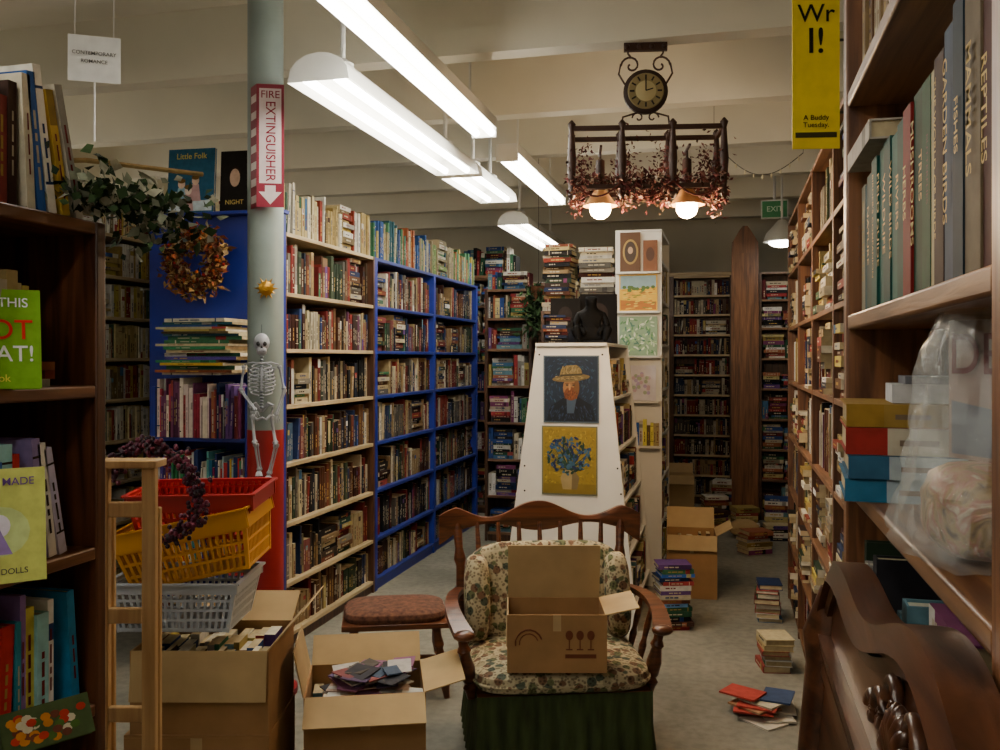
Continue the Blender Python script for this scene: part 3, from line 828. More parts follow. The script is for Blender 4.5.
# ------------------------------------------------------------------ centre: tapered display with posters
mb = MB()
def trap(y0, y1):
    mb.prism([(-1.355, 0), (-.525, 0), (-.70, 1.67), (-1.13, 1.67)], y0, y1, mi=0)
trap(5.30, 5.325); trap(6.375, 6.40)
for z in (.12, .43, .74, 1.05, 1.36):
    k = z/1.67
    xl = -1.355+.225*k+.004; xr = -.525-.175*k-.004
    mb.box(xl, xr, 5.325, 6.375, z-.018, z, mi=0)
mb.box(-1.13, -.70, 5.28, 6.42, 1.67, 1.69, mi=0)
mb.box(-.96, -.94, 5.325, 6.375, 0, 1.67, mi=0)
for (x, z) in ((-1.11, 1.62), (-.73, 1.62), (-1.20, .8), (-.62, .8), (-1.2, .95), (-.64, .95)): mb.cyl((x, 5.3, z), (x, 5.296, z), .006, n=8, mi=1)
tst = mb.build('tapered_display_stand', [WHITE, IRON], bevel=.002)
bk = MB()
for z in (.12, .43, .74, 1.05, 1.36):
    k = (z+.12)/1.67; xr = -.525-.175*k-.012
    bk.M = Matrix.Translation((xr, 5.34, 0)) @ Matrix.Rotation(radians(90), 4, 'Z')
    fill(bk, 0, 1.02, 0, z, .255, .18, CREAM+POP, .3, .02, hmin=.7)
    bk.M = Matrix.Translation((-1.355+.225*k+.012, 6.36, 0)) @ Matrix.Rotation(radians(-90), 4, 'Z')
    fill(bk, 0, 1.02, 0, z, .255, .14, POP, .1, .02, hmin=.7, marks=0)
bk.build('books', BOOK, smooth=False, parent=tst)

def poster(name, W, H, bg, M, art, frame=None):
    mb = MB(); mb.box(0, W, 0, .003, 0, H, C(frame or bg))
    e = .008
    mb.poly([(e, e), (W-e, e), (W-e, H-e), (e, H-e)], -.0006, C(bg)); art(mb, W, H)
    return mb.build(name, PAINT, mat4=M, smooth=False)
def strokes(mb, n, x0, x1, z0, z1, y, cols, L=.012, T=.003, dirf=None):
    for i in range(n):
        x = R.uniform(x0, x1); z = R.uniform(z0, z1)
        mb.disc(x, z, L*R.uniform(.6, 1.2), T*R.uniform(.7, 1.3), y-i*2e-6, C(R.choice(cols)), 6, dirf(x, z) if dirf else R.uniform(0, 3))
def art_vg(mb, W, H):
    sw = lambda x, z: math.atan2(z-H*.55, x-W*.5)+1.5
    strokes(mb, 420, .02, W-.02, .02, H-.02, -.0008, ['#1e2c3e', '#1a2438', '#28405a', '#242c44', '#304a5c'], .012, .003, sw)
    mb.poly([(W*.06, 0.01), (W*.94, .01), (W*.88, H*.26), (W*.64, H*.38), (W*.38, H*.38), (W*.12, H*.24)], -.0024, C('#10161f'))
    strokes(mb, 120, W*.12, W*.88, .014, H*.24, -.0026, ['#1a2438', '#1f2c44', '#10182a', '#283a54'], .012, .003, lambda x, z: 1.2 if x < W/2 else 1.9)
    mb.poly([(W*.43, H*.14), (W*.55, H*.14), (W*.6, H*.36), (W*.42, H*.36)], -.0030, C('#3a4c60'))
    mb.disc(W*.5, H*.52, W*.145, H*.165, -.0034, C('#8a6640')); mb.disc(W*.5, H*.43, W*.125, H*.10, -.0036, C('#6a3c20'))
    mb.disc(W*.6, H*.52, W*.05, H*.13, -.0037, C('#664628'))
    strokes(mb, 90, W*.39, W*.61, H*.36, H*.47, -.0038, ['#7a4220', '#5a2c14', '#8a5028', '#4a2818'], .007, .002, lambda x, z: 1.5)
    mb.disc(W*.475, H*.53, W*.02, H*.05, -.0042, C('#a87f50'))
    for sx in (.43, .545): mb.disc(W*sx, H*.56, W*.024, H*.011, -.0044, C('#20241c')); mb.disc(W*sx, H*.585, W*.035, H*.006, -.0044, C('#5a3418'))
    mb.disc(W*.5, H*.665, W*.34, H*.055, -.0048, C('#6c5c38'), rot=.08); mb.poly([(W*.29, H*.67), (W*.71, H*.69), (W*.68, H*.80), (W*.60, H*.86), (W*.42, H*.85), (W*.32, H*.79)], -.0050, C('#7c6c42'))
    strokes(mb, 130, W*.24, W*.76, H*.64, H*.69, -.0052, ['#82724a', '#5c4c2c', '#8f7f54', '#4f4630'], .010, .0024, lambda x, z: .1)
    strokes(mb, 90, W*.34, W*.66, H*.72, H*.83, -.0054, ['#8a7a4c', '#6c5c38', '#94845a', '#5f5434'], .009, .0024, lambda x, z: 1.2)
    mb.poly([(W*.30, H*.685), (W*.71, H*.705), (W*.70, H*.735), (W*.31, H*.715)], -.0058, C('#3c3622'))
poster('van_gogh_portrait_poster', .335, .40, '#1c2838', Matrix.Translation((-1.083, 5.293, 1.215)), art_vg, '#50606a')
def art_ir(mb, W, H):
    strokes(mb, 420, .02, W-.02, H*.16, H-.02, -.0008, ['#968028', '#8a7422', '#a8902e', '#7c6c26'], .012, .004)
    mb.poly([(W*.03, .01), (W*.97, .01), (W*.97, H*.16), (W*.03, H*.16)], -.002, C('#7c6822'))
    mb.poly([(W*.38, H*.08), (W*.64, H*.08), (W*.68, H*.25), (W*.58, H*.38), (W*.42, H*.38), (W*.34, H*.25)], -.0024, C('#98865a'))
    mb.poly([(W*.54, H*.08), (W*.64, H*.08), (W*.68, H*.25), (W*.58, H*.38), (W*.55, H*.38)], -.0026, C('#6f6040'))
    for i in range(40):
        a = radians(R.uniform(0, 180)); L = R.uniform(.1, .2)
        mb.poly([(W*.5-.007, H*.36), (W*.5+.007, H*.36), (W*.5+L*cos(a)*.8, H*.38+L*sin(a))], -.0028-i*1e-5, R.choice([C('#24403a'), C('#30503a'), C('#1a3028')]))
    for i in range(150):
        a = R.uniform(0, 2*pi); rr = R.uniform(0, 1)**.6
        mb.disc(W*.5+W*.40*rr*cos(a), H*.58+H*.27*rr*sin(a), R.uniform(.008, .018), R.uniform(.005, .010), -.0034-i*6e-6, R.choice([C('#20305a'), C('#2a4870'), C('#305870'), C('#18244a'), C('#3c6078'), C('#1c382a')]), 8, R.uniform(0, 3))
poster('iris_still_life_poster', .335, .41, '#8f7a26', Matrix.Translation((-1.093, 5.293, .785)), art_ir, '#6a6a54')

def skinned(name, verts, edges, radii, mat, loc, rot, root=0):
    me = bpy.data.meshes.new(name); me.from_pydata(verts, edges, []); me.materials.append(mat)
    o = bpy.data.objects.new(name, me); bpy.context.scene.collection.objects.link(o)
    o.modifiers.new('skin', 'SKIN'); s = o.modifiers.new('sub', 'SUBSURF'); s.levels = 2; s.render_levels = 2
    for i, r in enumerate(radii):
        me.skin_vertices[0].data[i].radius = (r, r) if not isinstance(r, tuple) else r
        me.skin_vertices[0].data[i].use_root = (i == root)
    o.location = loc; o.rotation_euler = (0, 0, radians(rot)); return o
BLK = plain('black_resin', '#050506', .7, 0, var=.2, spec=.12)
k_ = .78
vs = [(0, .03, .06), (0, .02, .14), (0, 0, .22), (0, -.01, .27), (0, -.03, .325), (0, -.07, .31),
      (-.075, .0, .22), (-.10, -.04, .14), (-.05, -.09, .09), (-.04, -.11, .07), (.075, .0, .22), (.10, -.04, .14), (.05, -.09, .09), (.04, -.11, .07),
      (-.08, -.03, .06), (-.10, -.11, .12), (-.08, -.12, .03), (-.08, -.16, .02), (.08, -.03, .06), (.10, -.11, .12), (.08, -.12, .03), (.08, -.16, .02),
      (-.035, -.02, .365), (.035, -.02, .365)]
vs = [(a, b_*k_, c_*k_) for a, b_, c_ in vs]
es = [(0, 1), (1, 2), (2, 3), (3, 4), (4, 5), (2, 6), (6, 7), (7, 8), (8, 9), (2, 10), (10, 11), (11, 12), (12, 13), (0, 14), (14, 15), (15, 16), (16, 17), (0, 18), (18, 19), (19, 20), (20, 21), (4, 22), (4, 23)]
rd = [r*.85 for r in [.07, .075, .065, .035, .05, .028, .032, .027, .02, .018, .032, .027, .02, .018, .045, .034, .022, .018, .045, .034, .022, .018, .012, .012]]
skinned('seated_gargoyle_statuette', vs, es, rd, BLK, (-.83, 5.52, 1.69), 12)
def art_dk(mb, W, H):
    mb.disc(W*.5, H*.6, W*.25, H*.22, -.001, C('#2a2220')); mb.poly([(W*.15, .01), (W*.85, .01), (W*.7, H*.35), (W*.3, H*.35)], -.0012, C('#1c1c24'))
face_book('dark_cover_book', .24, .33, .03, '#0a090b', stand((-.94, 5.80, 1.692), 12, -8), art_dk)
face_book('photo_book', .19, .30, .03, '#14110e', stand((-1.13, 5.74, 1.692), 6, -8), art_dk)
pile('book_pile', .15, .15, 9, (-1.04, 5.48, 1.69), 10, DARKP+OLD, .012, .024, tw=2)

# bookcase behind with stacks on top
bookcase('low_bookcase', .53, .3, 1.95, [.08, .4, .72, 1.04, 1.36, 1.66], (-1.36, 6.55, 0), 0, WOOD_BK, pals=[DARKP, OLD], flat=.3)
bookcase('aisle_bookcase', 1.9, .3, 1.95, [.08, .4, .72, 1.04, 1.36, 1.66], (-.80, 7.35, 0), 90, WOOD_L, divs=(.95,), pals=[POP, CREAM], flat=.2, top_books=(.28, POP))
bookcase('inner_aisle_bookcase', 2.3, .25, 1.95, [.08, .4, .72, 1.04, 1.36, 1.66], (-1.37, 9.25, 0), -90, WOOD_BK, divs=(1.15,), pals=[POP, OLD], flat=.2, top_books=(.28, POP), marks=0)
pile('book_stack', .27, .18, 14, (-.955, 6.66, 1.951), 4, CREAM+OLD, .024, .04)
pile('book_stack', .22, .18, 17, (-1.24, 6.68, 1.951), -4, OLD+CREAM, .02, .035)

# tall white tower
mb = MB()
mb.box(-.80, -.47, 6.50, 6.53, 0, 2.5, mi=0); mb.box(-.80, -.78, 6.53, 7.3, 0, 2.5, mi=0); mb.box(-.78, -.47, 7.28, 7.3, 0, 2.5, mi=0); mb.box(-.80, -.47, 6.5, 7.3, 2.5, 2.52, mi=0)
for z in (.1, .42, .74, 1.06, 1.38, 1.7, 2.02, 2.3): mb.box(-.78, -.47, 6.53, 7.28, z-.02, z, mi=0)
for z in (2.2, 1.92, 1.60, 1.28, .96): mb.box(-.79, -.48, 6.44, 6.5, z, z+.015, mi=0)
tw = mb.build('white_display_tower', [WHITE, WOOD_G[0]], bevel=.002)
bk = MB(); bk.M = Matrix.Translation((-.475, 6.54, 0)) @ Matrix.Rotation(radians(90), 4, 'Z')
for z in (.1, .42, .74, 1.06, 1.38, 1.7, 2.02): fill(bk, 0, .72, 0, z, .27, .2, CREAM+POP, .2, .02)
bk.M = None
fill(bk, -.785, -.485, 6.45, .976, .2, .05, BRIGHT+CREAM, 0, 0, tmin=.01, tmax=.03)
bk.build('books', BOOK, smooth=False, parent=tw)
def art_land(mb, W, H):
    mb.poly([(.008, H*.6), (W-.008, H*.65), (W-.008, H-.008), (.008, H-.008)], -.001, C('#8aa8b0')); mb.poly([(.008, .008), (W-.008, .008), (W-.008, H*.25), (.008, H*.3)], -.001, C('#b06a1c'))
    strokes(mb, 80, .02, W-.02, H*.05, H*.6, -.0014, ['#c8922a', '#e0b83a', '#a8641c', '#d8c04a', '#6a7a2a'], .02, .004, lambda x, z: .1)
    for i in range(14): mb.disc(R.uniform(.1, .9)*W, H*R.uniform(.55, .66), .015, .012, -.002-i*1e-5, C('#4a6a2a'), 8)
poster('landscape_print', .27, .26, '#dcae2a', Matrix.Translation((-.77, 6.478, 1.937)), art_land)
def art_leaf(mb, W, H):
    for i in range(110): mb.disc(R.uniform(.05, .95)*W, R.uniform(.05, .95)*H, .016, .006, -.001-i*1e-5, R.choice([C('#9ac08a'), C('#5a8a5a'), C('#c9d8c0'), C('#4a7a6a'), C('#e0e8d8')]), 8, R.uniform(0, 3))
poster('leafy_print', .27, .28, '#8aa88a', Matrix.Translation((-.77, 6.478, 1.617)), art_leaf)
poster('pale_floral_print', .24, .25, '#d8d4dc', Matrix.Translation((-.75, 6.478, 1.297)), lambda mb, W, H: [mb.disc(W*R.uniform(.2, .8), H*R.uniform(.2, .8), .014, .014, -.001-i*1e-5, R.choice([C('#b8a8d0'), C('#c9b0c0'), C('#a8b8a0')]), 8) for i in range(24)])
mb = MB(); mb.box(-.765, -.62, 6.478, 6.49, 2.22, 2.50, C('#5a3a20')); mb.disc(-.69, 2.36, .055, .09, 6.476, C('#a88a4a'), 24); mb.disc(-.69, 2.36, .042, .075, 6.474, C('#3a2a20'), 24); mb.disc(-.69, 2.37, .018, .026, 6.472, C('#b89878'), 16)
mb.box(-.60, -.50, 6.478, 6.49, 2.22, 2.44, C('#7a4a2a')); mb.disc(-.55, 2.34, .03, .05, 6.476, C('#4a2a1a'), 16)
mb.build('framed_oval_picture', PAINT)

mb = MB()
for i in range(420):
    c = V((-1.56+R.gauss(0, .05), 7.42+R.gauss(0, .05), 2.2-abs(R.gauss(0, .2))))
    mb.leaf(c, R.uniform(.05, .1), R.choice([C('#1c2a18'), C('#2a3f22'), C('#3a5230')]), w=.4)
mb.cyl((-1.56, 7.42, 2.15), (-1.56, 7.42, 3.5), .002, n=4, col=C('#2a2a2a')); mb.lathe((-1.56, 7.42, 2.08), (-1.56, 7.42, 2.2), [(0, .05), (1, .08)], 12, C('#5a3a24'))
mb.build('hanging_ivy_plant', CLOTHY)

# ------------------------------------------------------------------ chandelier with clock
mb = MB()
W2, D2 = .36, .11
wc = C('#3a2218')
for sy in (-D2, D2):
    for z in (2.42, 2.70): mb.box(-W2, W2, sy-.009, sy+.009, z-.011, z+.011, wc)
    for x in (-W2, -.12, .12, W2): mb.lathe((x, sy, 2.36), (x, sy, 2.74), [(0, .006), (.05, .02), (.12, .012), (.3, .017), (.5, .022), (.7, .017), (.88, .012), (.95, .02), (1, .004)], 10, wc)
for x in (-W2, -.12, .12, W2):
    for z in (2.42, 2.70): mb.box(x-.009, x+.009, -D2, D2, z-.01, z+.01, wc)
for s in (-1, 1):
    mb.tube([(s*.12, 0, 2.70), (s*.11, 0, 2.78), (s*.04, 0, 2.80), (0, 0, 2.81)], .005, 6, wc)
for x in (-.22, .2):
    mb.lathe((x, 0, 2.62), (x, 0, 2.41), [(0, .006), (.2, .006), (.25, .022), (1, .024)], 12, wc)
    mb.lathe((x, 0, 2.42), (x, 0, 2.345), [(0, .03), (.4, .05), (1, .085)], 20, C('#e8c89a'), 2)
    mb.box(x-.006, x+.006, -D2, D2, 2.61, 2.62, wc)
    mb.sph((x, 0, 2.33), (.052, .052, .05), 14, 10, (1, 1, 1, 1), 1)
ck = 2.90
mb.lathe((0, .02, ck), (0, -.02, ck), [(0, .10), (.2, .108), (.8, .108), (1, .092)], 32, C('#2e1c14'))
mb.lathe((0, -.02, ck), (0, -.024, ck), [(0, .088), (1, .084)], 32, C('#8f8058'))
mb.lathe((0, -.024, ck), (0, -.025, ck), [(0, .05), (1, .048)], 32, C('#c2b486'))
for k in range(12):
    a = 2*pi*k/12
    mb.obox(V((.056*cos(a), -.027, ck+.056*sin(a)))-V((-sin(a), 0, cos(a)))*.004, V((cos(a), 0, sin(a)))*.022, V((-sin(a), 0, cos(a)))*.008, V((0, .002, 0)), C('#1a120c'))
mb.obox((-.003, -.03, ck), (.006, 0, 0), (0, .001, 0), (.0, 0, .055), C('#100c08')); mb.obox((0, -.031, ck-.003), (.035, 0, .01), (0, .001, 0), (0, 0, .006), C('#100c08'))
for s in (-1, 1):
    sc = [(s*(.07+.05*(1-k/20)*cos(k*.42)), 0, 3.03+.05*(1-k/20)*sin(k*.42)) for k in range(18)]
    mb.tube(sc, .005, 6, wc)
    mb.tube([(s*.10, 0, ck+.04), (s*.13, 0, 2.99), (s*.12, 0, 3.04)], .005, 6, wc)
    mb.tube([(s*.07, 0, 3.07), (s*.085, 0, 3.09), (s*.085, 0, 3.115)], .005, 6, wc)
    sc = [(s*(.035+.03*(1-k/16)*cos(k*.45)), 0, ck-.125+.03*(1-k/16)*sin(k*.45)) for k in range(14)]
    mb.tube(sc, .004, 6, wc)
mb.box(-.105, .105, -.012, .012, 3.10, 3.14, wc)
for x in (-.09, -.03, .03, .09): mb.sph((x, -.012, 3.12), .014, 8, 6, wc)
ch = mb.build('chandelier_with_clock', [PAINT, BULB, plain('amber_glass', '#e8b070', .3)], (-.40, 4.44, 0), 10)
gar = MB()
for i in range(2600):
    t = R.uniform(-1, 1); side = R.choice((-1, 1))
    dz = -.03-.05*abs(sin(t*5))
    c = V((W2*1.04*t, side*D2+R.gauss(0, .02), 2.45+dz*R.random()+R.gauss(0, .024)))
    if abs(c.x+.22) < .085 or abs(c.x-.2) < .085:
        if R.random() < .7: continue
        c.z = 2.44+R.random()*.03
    if abs(t) > .85: c.z += R.uniform(-.08, .14)
    gar.leaf(c, R.uniform(.018, .042), R.choice([C('#4a2222'), C('#6a3030'), C('#8a5a4c'), C('#3a2418'), C('#74403c'), C('#4a3a28'), C('#9a7c6c')]))
for j in range(3):
    x0 = -W2+.24*j
    gar.tube([(x0+.24*q/10, -D2-.02, 2.44-.07*sin(pi*q/10)) for q in range(11)], .005, 5, C('#5a2a24'))
for i in range(700):
    c = V((R.choice((-.30, -.1, .1, .3))+R.gauss(0, .035), R.gauss(0, .05), 2.54+R.gauss(0, .06)))
    gar.leaf(c, R.uniform(.015, .03), R.choice([C('#5a2a2a'), C('#6a3a3a'), C('#4a2a20')]))
gar.build('dried_flower_garland', CLOTHY, parent=ch)
for x in (-.22, .2):
    ld = bpy.data.lights.new('bulb_light', 'POINT'); ld.energy = 24; ld.color = (1, .7, .42); ld.shadow_soft_size = .03
    lo = bpy.data.objects.new('bulb_light', ld); bpy.context.scene.collection.objects.link(lo); lo.parent = ch; lo.location = (x, 0, 2.24)

mb = MB()
pts = [V((-.1+.55*k/20, 6.0, 3.0-.35*sin(pi*k/20)*.5-.1*k/20)) for k in range(21)]
mb.tube(pts, .003, 5, C('#2a2a20'))
for p in pts[1::2]: mb.lathe(p, p-V((0, 0, .03)), [(0, .004), (.5, .007), (1, .002)], 6, C('#c9c0a0'))
mb.cyl(pts[0], (pts[0].x, 6.0, 3.5), .002, n=4, col=C('#2a2a20')); mb.cyl(pts[-1], (pts[-1].x, 6.0, 3.5), .002, n=4, col=C('#2a2a20'))
mb.build('string_lights', PAINT)
mb = MB()
mb.box(-.12, .12, -.02, .02, 0, .17, C('#d8ddd8')); mb.poly([(-.11, .01), (.11, .01), (.11, .16), (-.11, .16)], -.021, C('#3f8a5a')); mb.cyl((0, 0, .17), (0, 0, .61), .012, n=8, col=C('#c0c0c0'))
o = mb.build('exit_sign', PAINT, (.40, 8.7, 2.89), 0)
text(o, 'EXIT', .07, face_front(0, -.023, .085), C('#c8e0cc'))
mb = MB(); mb.lathe((.46, 8.6, 2.66), (.46, 8.6, 2.86), [(0, .17), (.4, .14), (1, .03)], 20, mi=0); mb.sph((.46, 8.6, 2.66), (.12, .12, .05), 16, 8, mi=1); mb.cyl((.46, 8.6, 2.86), (.46, 8.6, 3.5), .01, n=8)
mb.build('dome_pendant_lamp', [METALW, TUBE])

# ------------------------------------------------------------------ far end cases
bookcase('paperback_bookcase', .72, .25, 2.5, [.1, .32, .54, .76, .98, 1.2, 1.42, 1.64, 1.86, 2.08, 2.29], (-.66, 10.1, 0), 0, (WOOD_BK[0], WOOD_L[1]), up=.06, pals=[DARKP, OLD, DARKP+POP], flat=.02, crown=.04, hmin=.8, tmax=.03)
bookcase('stacked_bookcase', .44, .3, 2.45, [.1, .4, .7, 1.0, 1.3, 1.6, 1.9, 2.18], (.28, 9.25, 0), 0, WOOD_BK, pals=[POP, CREAM, DARKP], flat=.85)
bookcase('rear_right_bookcase', 1.3, .3, 2.5, [.1, .4, .7, 1.0, 1.3, 1.6, 1.9, 2.2], (.74, 9.6, 0), 0, WOOD_BK, pals=[POP, OLD], marks=0)
mb = MB()
mb.prism([(-.125, 0), (.125, 0), (.125, 2.66), (.12, 2.74), (.085, 2.80), (.05, 2.86), (.02, 2.90), (-.02, 2.90), (-.05, 2.86), (-.085, 2.80), (-.12, 2.74), (-.125, 2.66)], 0, .8)
mb.prism([(-.07, .15), (.07, .15), (.07, 2.55), (.04, 2.63), (-.04, 2.63), (-.07, 2.55)], -.012, 0)
mb.box(-.135, .135, -.012, 0, 0, .1)
mb.build('carved_end_board', WOOD_G[0], (.145, 9.2, 0), 0, bevel=.004)
for (x, y, n, r) in ((-.05, 9.85, 9, -8), (.13, 8.95, 5, 20), (.44, 8.85, 8, 0), (-.15, 8.8, 5, 40), (-.62, 9.75, 12, 5), (-.16, 9.35, 7, 15), (.40, 8.3, 4, 10)):
    pile('floor_book_pile', .24, .2, n, (x, y, 0), r, POP+CREAM, .02, .045)
carton('small_cardboard_box', .27, .26, .4, (-.62, 9.35, 0), 5, {'f': (150, .1), 'b': (20, .1)}, mat=CARD_L)
mb = MB(); mb.sph((0, 0, .08), (.13, .10, .08), 18, 12, jit=.1, mi=0); mb.build('crumpled_paper_bag', CARD_L, (.12, 8.35, 0), 15)
pile('paperback_pile', .24, .18, 6, (.20, 7.7, 0), 30, POP+CREAM, .02, .04)

carton('aisle_cardboard_box', .33, .3, .42, (-.41, 6.10, 0), 4, {'f': (165, .1), 'r': (60, .12), 'b': (30, .15)}, content=OLD)
pile('paperback_stack', .2, .17, 15, (-.33, 5.45, 0), 18, BRIGHT+POP, .018, .032, jit=.015)

# ------------------------------------------------------------------ right side: long case (H)
HPAL = OLD+CREAM[:6]
HC = bookcase('crowded_bookcase', 4.5, .38, 2.5, [.06, .4, .75, 1.1, 1.45, 1.8, 2.15], (.375, 6.3, 0), -90, WOOD_H, divs=(.9, 1.8, 2.7, 3.6), up=.03, pals=[HPAL, FADE, CREAM, OLD, HPAL+DARKP], flat=.16, gap=.0, inset=.03, jf=(-.04, .0), fh=(.6, .95), hmin=.7, tmax=.038)
pile('floor_book_pile', .2, .15, 6, (.225, 4.85, 0), -80, CREAM+POP, .018, .035)
pile('floor_book_pile', .2, .15, 8, (.225, 5.75, 0), -90, CREAM+POP, .018, .035)
mb = MB(); mb.box(0, .128, 0, .004, 0, .72, C('#f6dc14')); mb.box(0, .128, .004, .006, 0, .72, C('#c9b21a'))
mb.poly([(.008, .03), (.12, .03), (.12, .045), (.008, .045)], -.001, C('#3a3410'))
mb.tube([(.128, .003, .1), (.16, .003, .1), (.205, .003, .1)], .004, 6, C('#303030')); mb.tube([(.128, .003, .3), (.17, .003, .3), (.205, .003, .28)], .004, 6, C('#303030'))
o = mb.build('yellow_writing_banner', PAINT, (.168, 2.62, 2.18), 10, smooth=False)
text(o, 'Wr', .07, face_front(.064, -.002, .372), C('#1a1a10')); text(o, 'I!', .10, face_front(.064, -.002, .295), C('#1a1a10')); text(o, 'A Buddy', .02, face_front(.064, -.002, .085), C('#1a1a10')); text(o, 'Tuesday.', .02, face_front(.064, -.002, .065), C('#1a1a10'))
mb = MB()
for i in range(10):
    a = R.uniform(-.6, 1.4); ex = V((cos(a), sin(a), 0)); ey = V((-sin(a), cos(a), 0))
    mb.obox(V((R.uniform(-.07, .04), R.uniform(-.14, .10), i*.009)), ex*.13, ey*.17, V((0, 0, .008)), R.choice([C('#a8423a'), C('#b8b098'), C('#a07a5a'), C('#8a3a30'), C('#c0b8a8'), C('#98603a'), C('#3a4a6a')]))
mb.build('spilled_magazines', BOOK, (.17, 4.15, 0), 10, smooth=False)
mb = MB()
for i in range(5):
    a = R.uniform(-.5, .8); ex = V((cos(a), sin(a), 0)); ey = V((-sin(a), cos(a), 0))
    mb.obox(V((R.uniform(-.1, .05), R.uniform(-.1, .05), i*.012)), ex*.2, ey*.26, V((0, 0, .011)), R.choice([C('#b8b4ac'), C('#8a8278'), C('#3a4a6a')]))
mb.build('floor_magazines', BOOK, (-1.2, 4.45, 0), 10, smooth=False)

# ------------------------------------------------------------------ near right case (G)
SZ = 1.385
shG = [.05, .36, .68, 1.02, SZ, 1.676, 2.07]
GC = bookcase('pine_bookcase', 1.75, .3, 2.44, shG, (.20, 1.74, 0), -90, WOOD_G, divs=(.97,), th=.026, up=.042, fillit=False, bevel=.004)
nb = MB()
seq = [(.045, .22, '#a8a088', 'OWLS'), (.05, .215, '#0f4a4e', 'SONGBIRDS'), (.05, .22, '#153c30', 'NATURE'), (.05, .235, '#125048', "BIRDER'S COMPANION"), (.05, .24, '#1c5c50', 'FIELD GUIDE'), (.055, .24, '#124842', 'WILDLIFE'),
       (.05, .235, '#1e6054', 'WILD BIRDS'), (.05, .24, '#144a40', 'RIVERS'), (.05, .245, '#761414', 'HERBS'), (.05, .25, '#123c20', 'MUSHROOMS'), (.045, .25, '#1a4a2c', 'TREES'), (.028, .25, '#a89c74', 'BUTTERFLIES'),
       (.045, .255, '#3a2014', 'THE WORLD OF BIRDS'), (.05, .27, '#384a5e', 'GARDEN BIRDS'), (.04, .28, '#20323e', 'FISHES'), (.055, .285, '#6c5e48', 'MAMMALS'), (.05, .26, '#481e16', 'REPTILES')]
x = .055; labels = []
for t, h, c, s in seq:
    if x+t > .948: break
    book(nb, (x, .018+R.uniform(0, .006), 1.677), X_, Y_, Z_, t, .2, h, mul(C(c), .8), True, 0, deco=False)
    labels.append((s, x+t/2, 1.677+h*.55, t, h, c)); x += t+.0015
fill(nb, 1.0, 1.7, .02, 1.676, .29, .26, OLD, 0, 0, hard=True)
fill(nb, .05, .945, .02, 2.07, .30, .26, OLD+[C('#a02a2a'), C('#b0a898')], 0, 0, hard=True, marks=4, tmin=.025); fill(nb, 1.0, 1.7, .02, 2.07, .3, .26, OLD, 0, 0, hard=True)
for z in (.05, .36, .68, 1.02): fill(nb, .05, .945, .02, z, .28, .26, OLD+POP, .2, 0, hard=True)
fill(nb, 1.0, 1.7, .02, SZ, .26, .26, POP, .1, 0, hard=True)
book(nb, (.06, .0, 1.925), V((0, 0, 1)), Y_, X_, .03, .2, .25, C('#a8a094'), True, 0)
gb = nb.build('nature_books', BOOK, smooth=False, parent=GC)
for (s, xx, z, t, h, c) in labels:
    cl = C(c); lum = .3*cl[0]+.6*cl[1]+.1*cl[2]
    text(gb, s, min(t*.5, h*1.1/len(s)*1.1), face_front_down(xx, .0165, z), C('#a88a44') if lum < .2 else C('#3a2418'))

mb = MB(); z = 0
for (t, w_, c, c2) in ((.034, .165, '#2a6484', '#94a4ac'), (.034, .16, '#2c5874', '#9ca8ac'), (.040, .165, '#8c2620', '#a8a08c'), (.034, .15, '#8c6c28', '#8c7034')):
    o_ = V((-.085+R.uniform(-.004, .004), -.1+R.uniform(-.01, .005), z))
    book(mb, o_, Z_, Y_, X_, t, .21, w_, C(c), True, 0, deco=False)
    mb.obox(o_+V((w_*.35, -.0012, 0)), V((w_*.65, 0, 0)), V((0, .001, 0)), V((0, 0, t)), C(c2))
    mb.obox(o_+V((w_*.45, -.002, t*.35)), V((w_*.32, 0, 0)), V((0, .001, 0)), V((0, 0, t*.22)), C('#6a5a4a'))
    z += t+.001
mb.box(-.02, .06, -.07, .04, z, z+.028, C('#b8b8b8')); mb.box(.0, .07, -.05, .05, z+.028, z+.04, C('#6a6a70'))
mb.build('hardback_stack', BOOK, (.262, 1.53, SZ+.001), -4, smooth=False)

# plastic bag with wrapped bundle and printed card
BAG, nt, b = newmat('clear_plastic_film')
b.inputs['Base Color'].default_value = (.8, .84, .82, 1); b.inputs['Roughness'].default_value = .14; b.inputs['Alpha'].default_value = .2
nb_ = noise(nt, 30, 5, dist=2); bump(nt, b, nb_.outputs[0], .6, .01)
mb = MB()
nu, nv = 44, 30; P = []
for j in range(nv+1):
    v = j/nv
    for i in range(nu):
        th = 2*pi*i/nu
        k = (1-.2*v**2) if v < .85 else (.83-.2*(v-.85)/.15)
        if v < .06: k *= .75+4*v
        rx = .085*k*(1-.45*v); ry = .115*k*(1+.05*v)
        cr = 1+.09*sin(5*th+9*v)+.07*sin(11*th-7*v)+.04*sin(17*th+21*v)+R.uniform(-.03, .03)
        P.append((rx*cos(th)*cr, ry*sin(th)*cr, .272*v+.004*sin(7*th)*(v > .1)))
fs = []
for j in range(nv):
    for i in range(nu):
        i2 = (i+1) % nu; fs.append((j*nu+i, j*nu+i2, (j+1)*nu+i2, (j+1)*nu+i))
fs.append(tuple(range(nu)))
mb.add(P, fs)
bag = mb.build('clear_plastic_bag', BAG, (.255, 1.05, SZ+.002), 0, angle=60)
GG, nt, b = newmat('patterned_wrapping')
n = noise(nt, 22, 6, dist=2.5)
r = ramp(nt, [(.3, C('#4f3a20')), (.45, C('#8f7444')), (.55, C('#94604a')), (.66, C('#a89a80'))])
nt.links.new(n.outputs[0], r.inputs[0]); nt.links.new(r.outputs[0], b.inputs['Base Color']); b.inputs['Roughness'].default_value = .5
bump(nt, b, n.outputs[0], .5)
mb = MB()
mb.sph((-.002, .0, .052), (.05, .07, .050), 24, 14, e=.8, e2=.7, jit=.05)
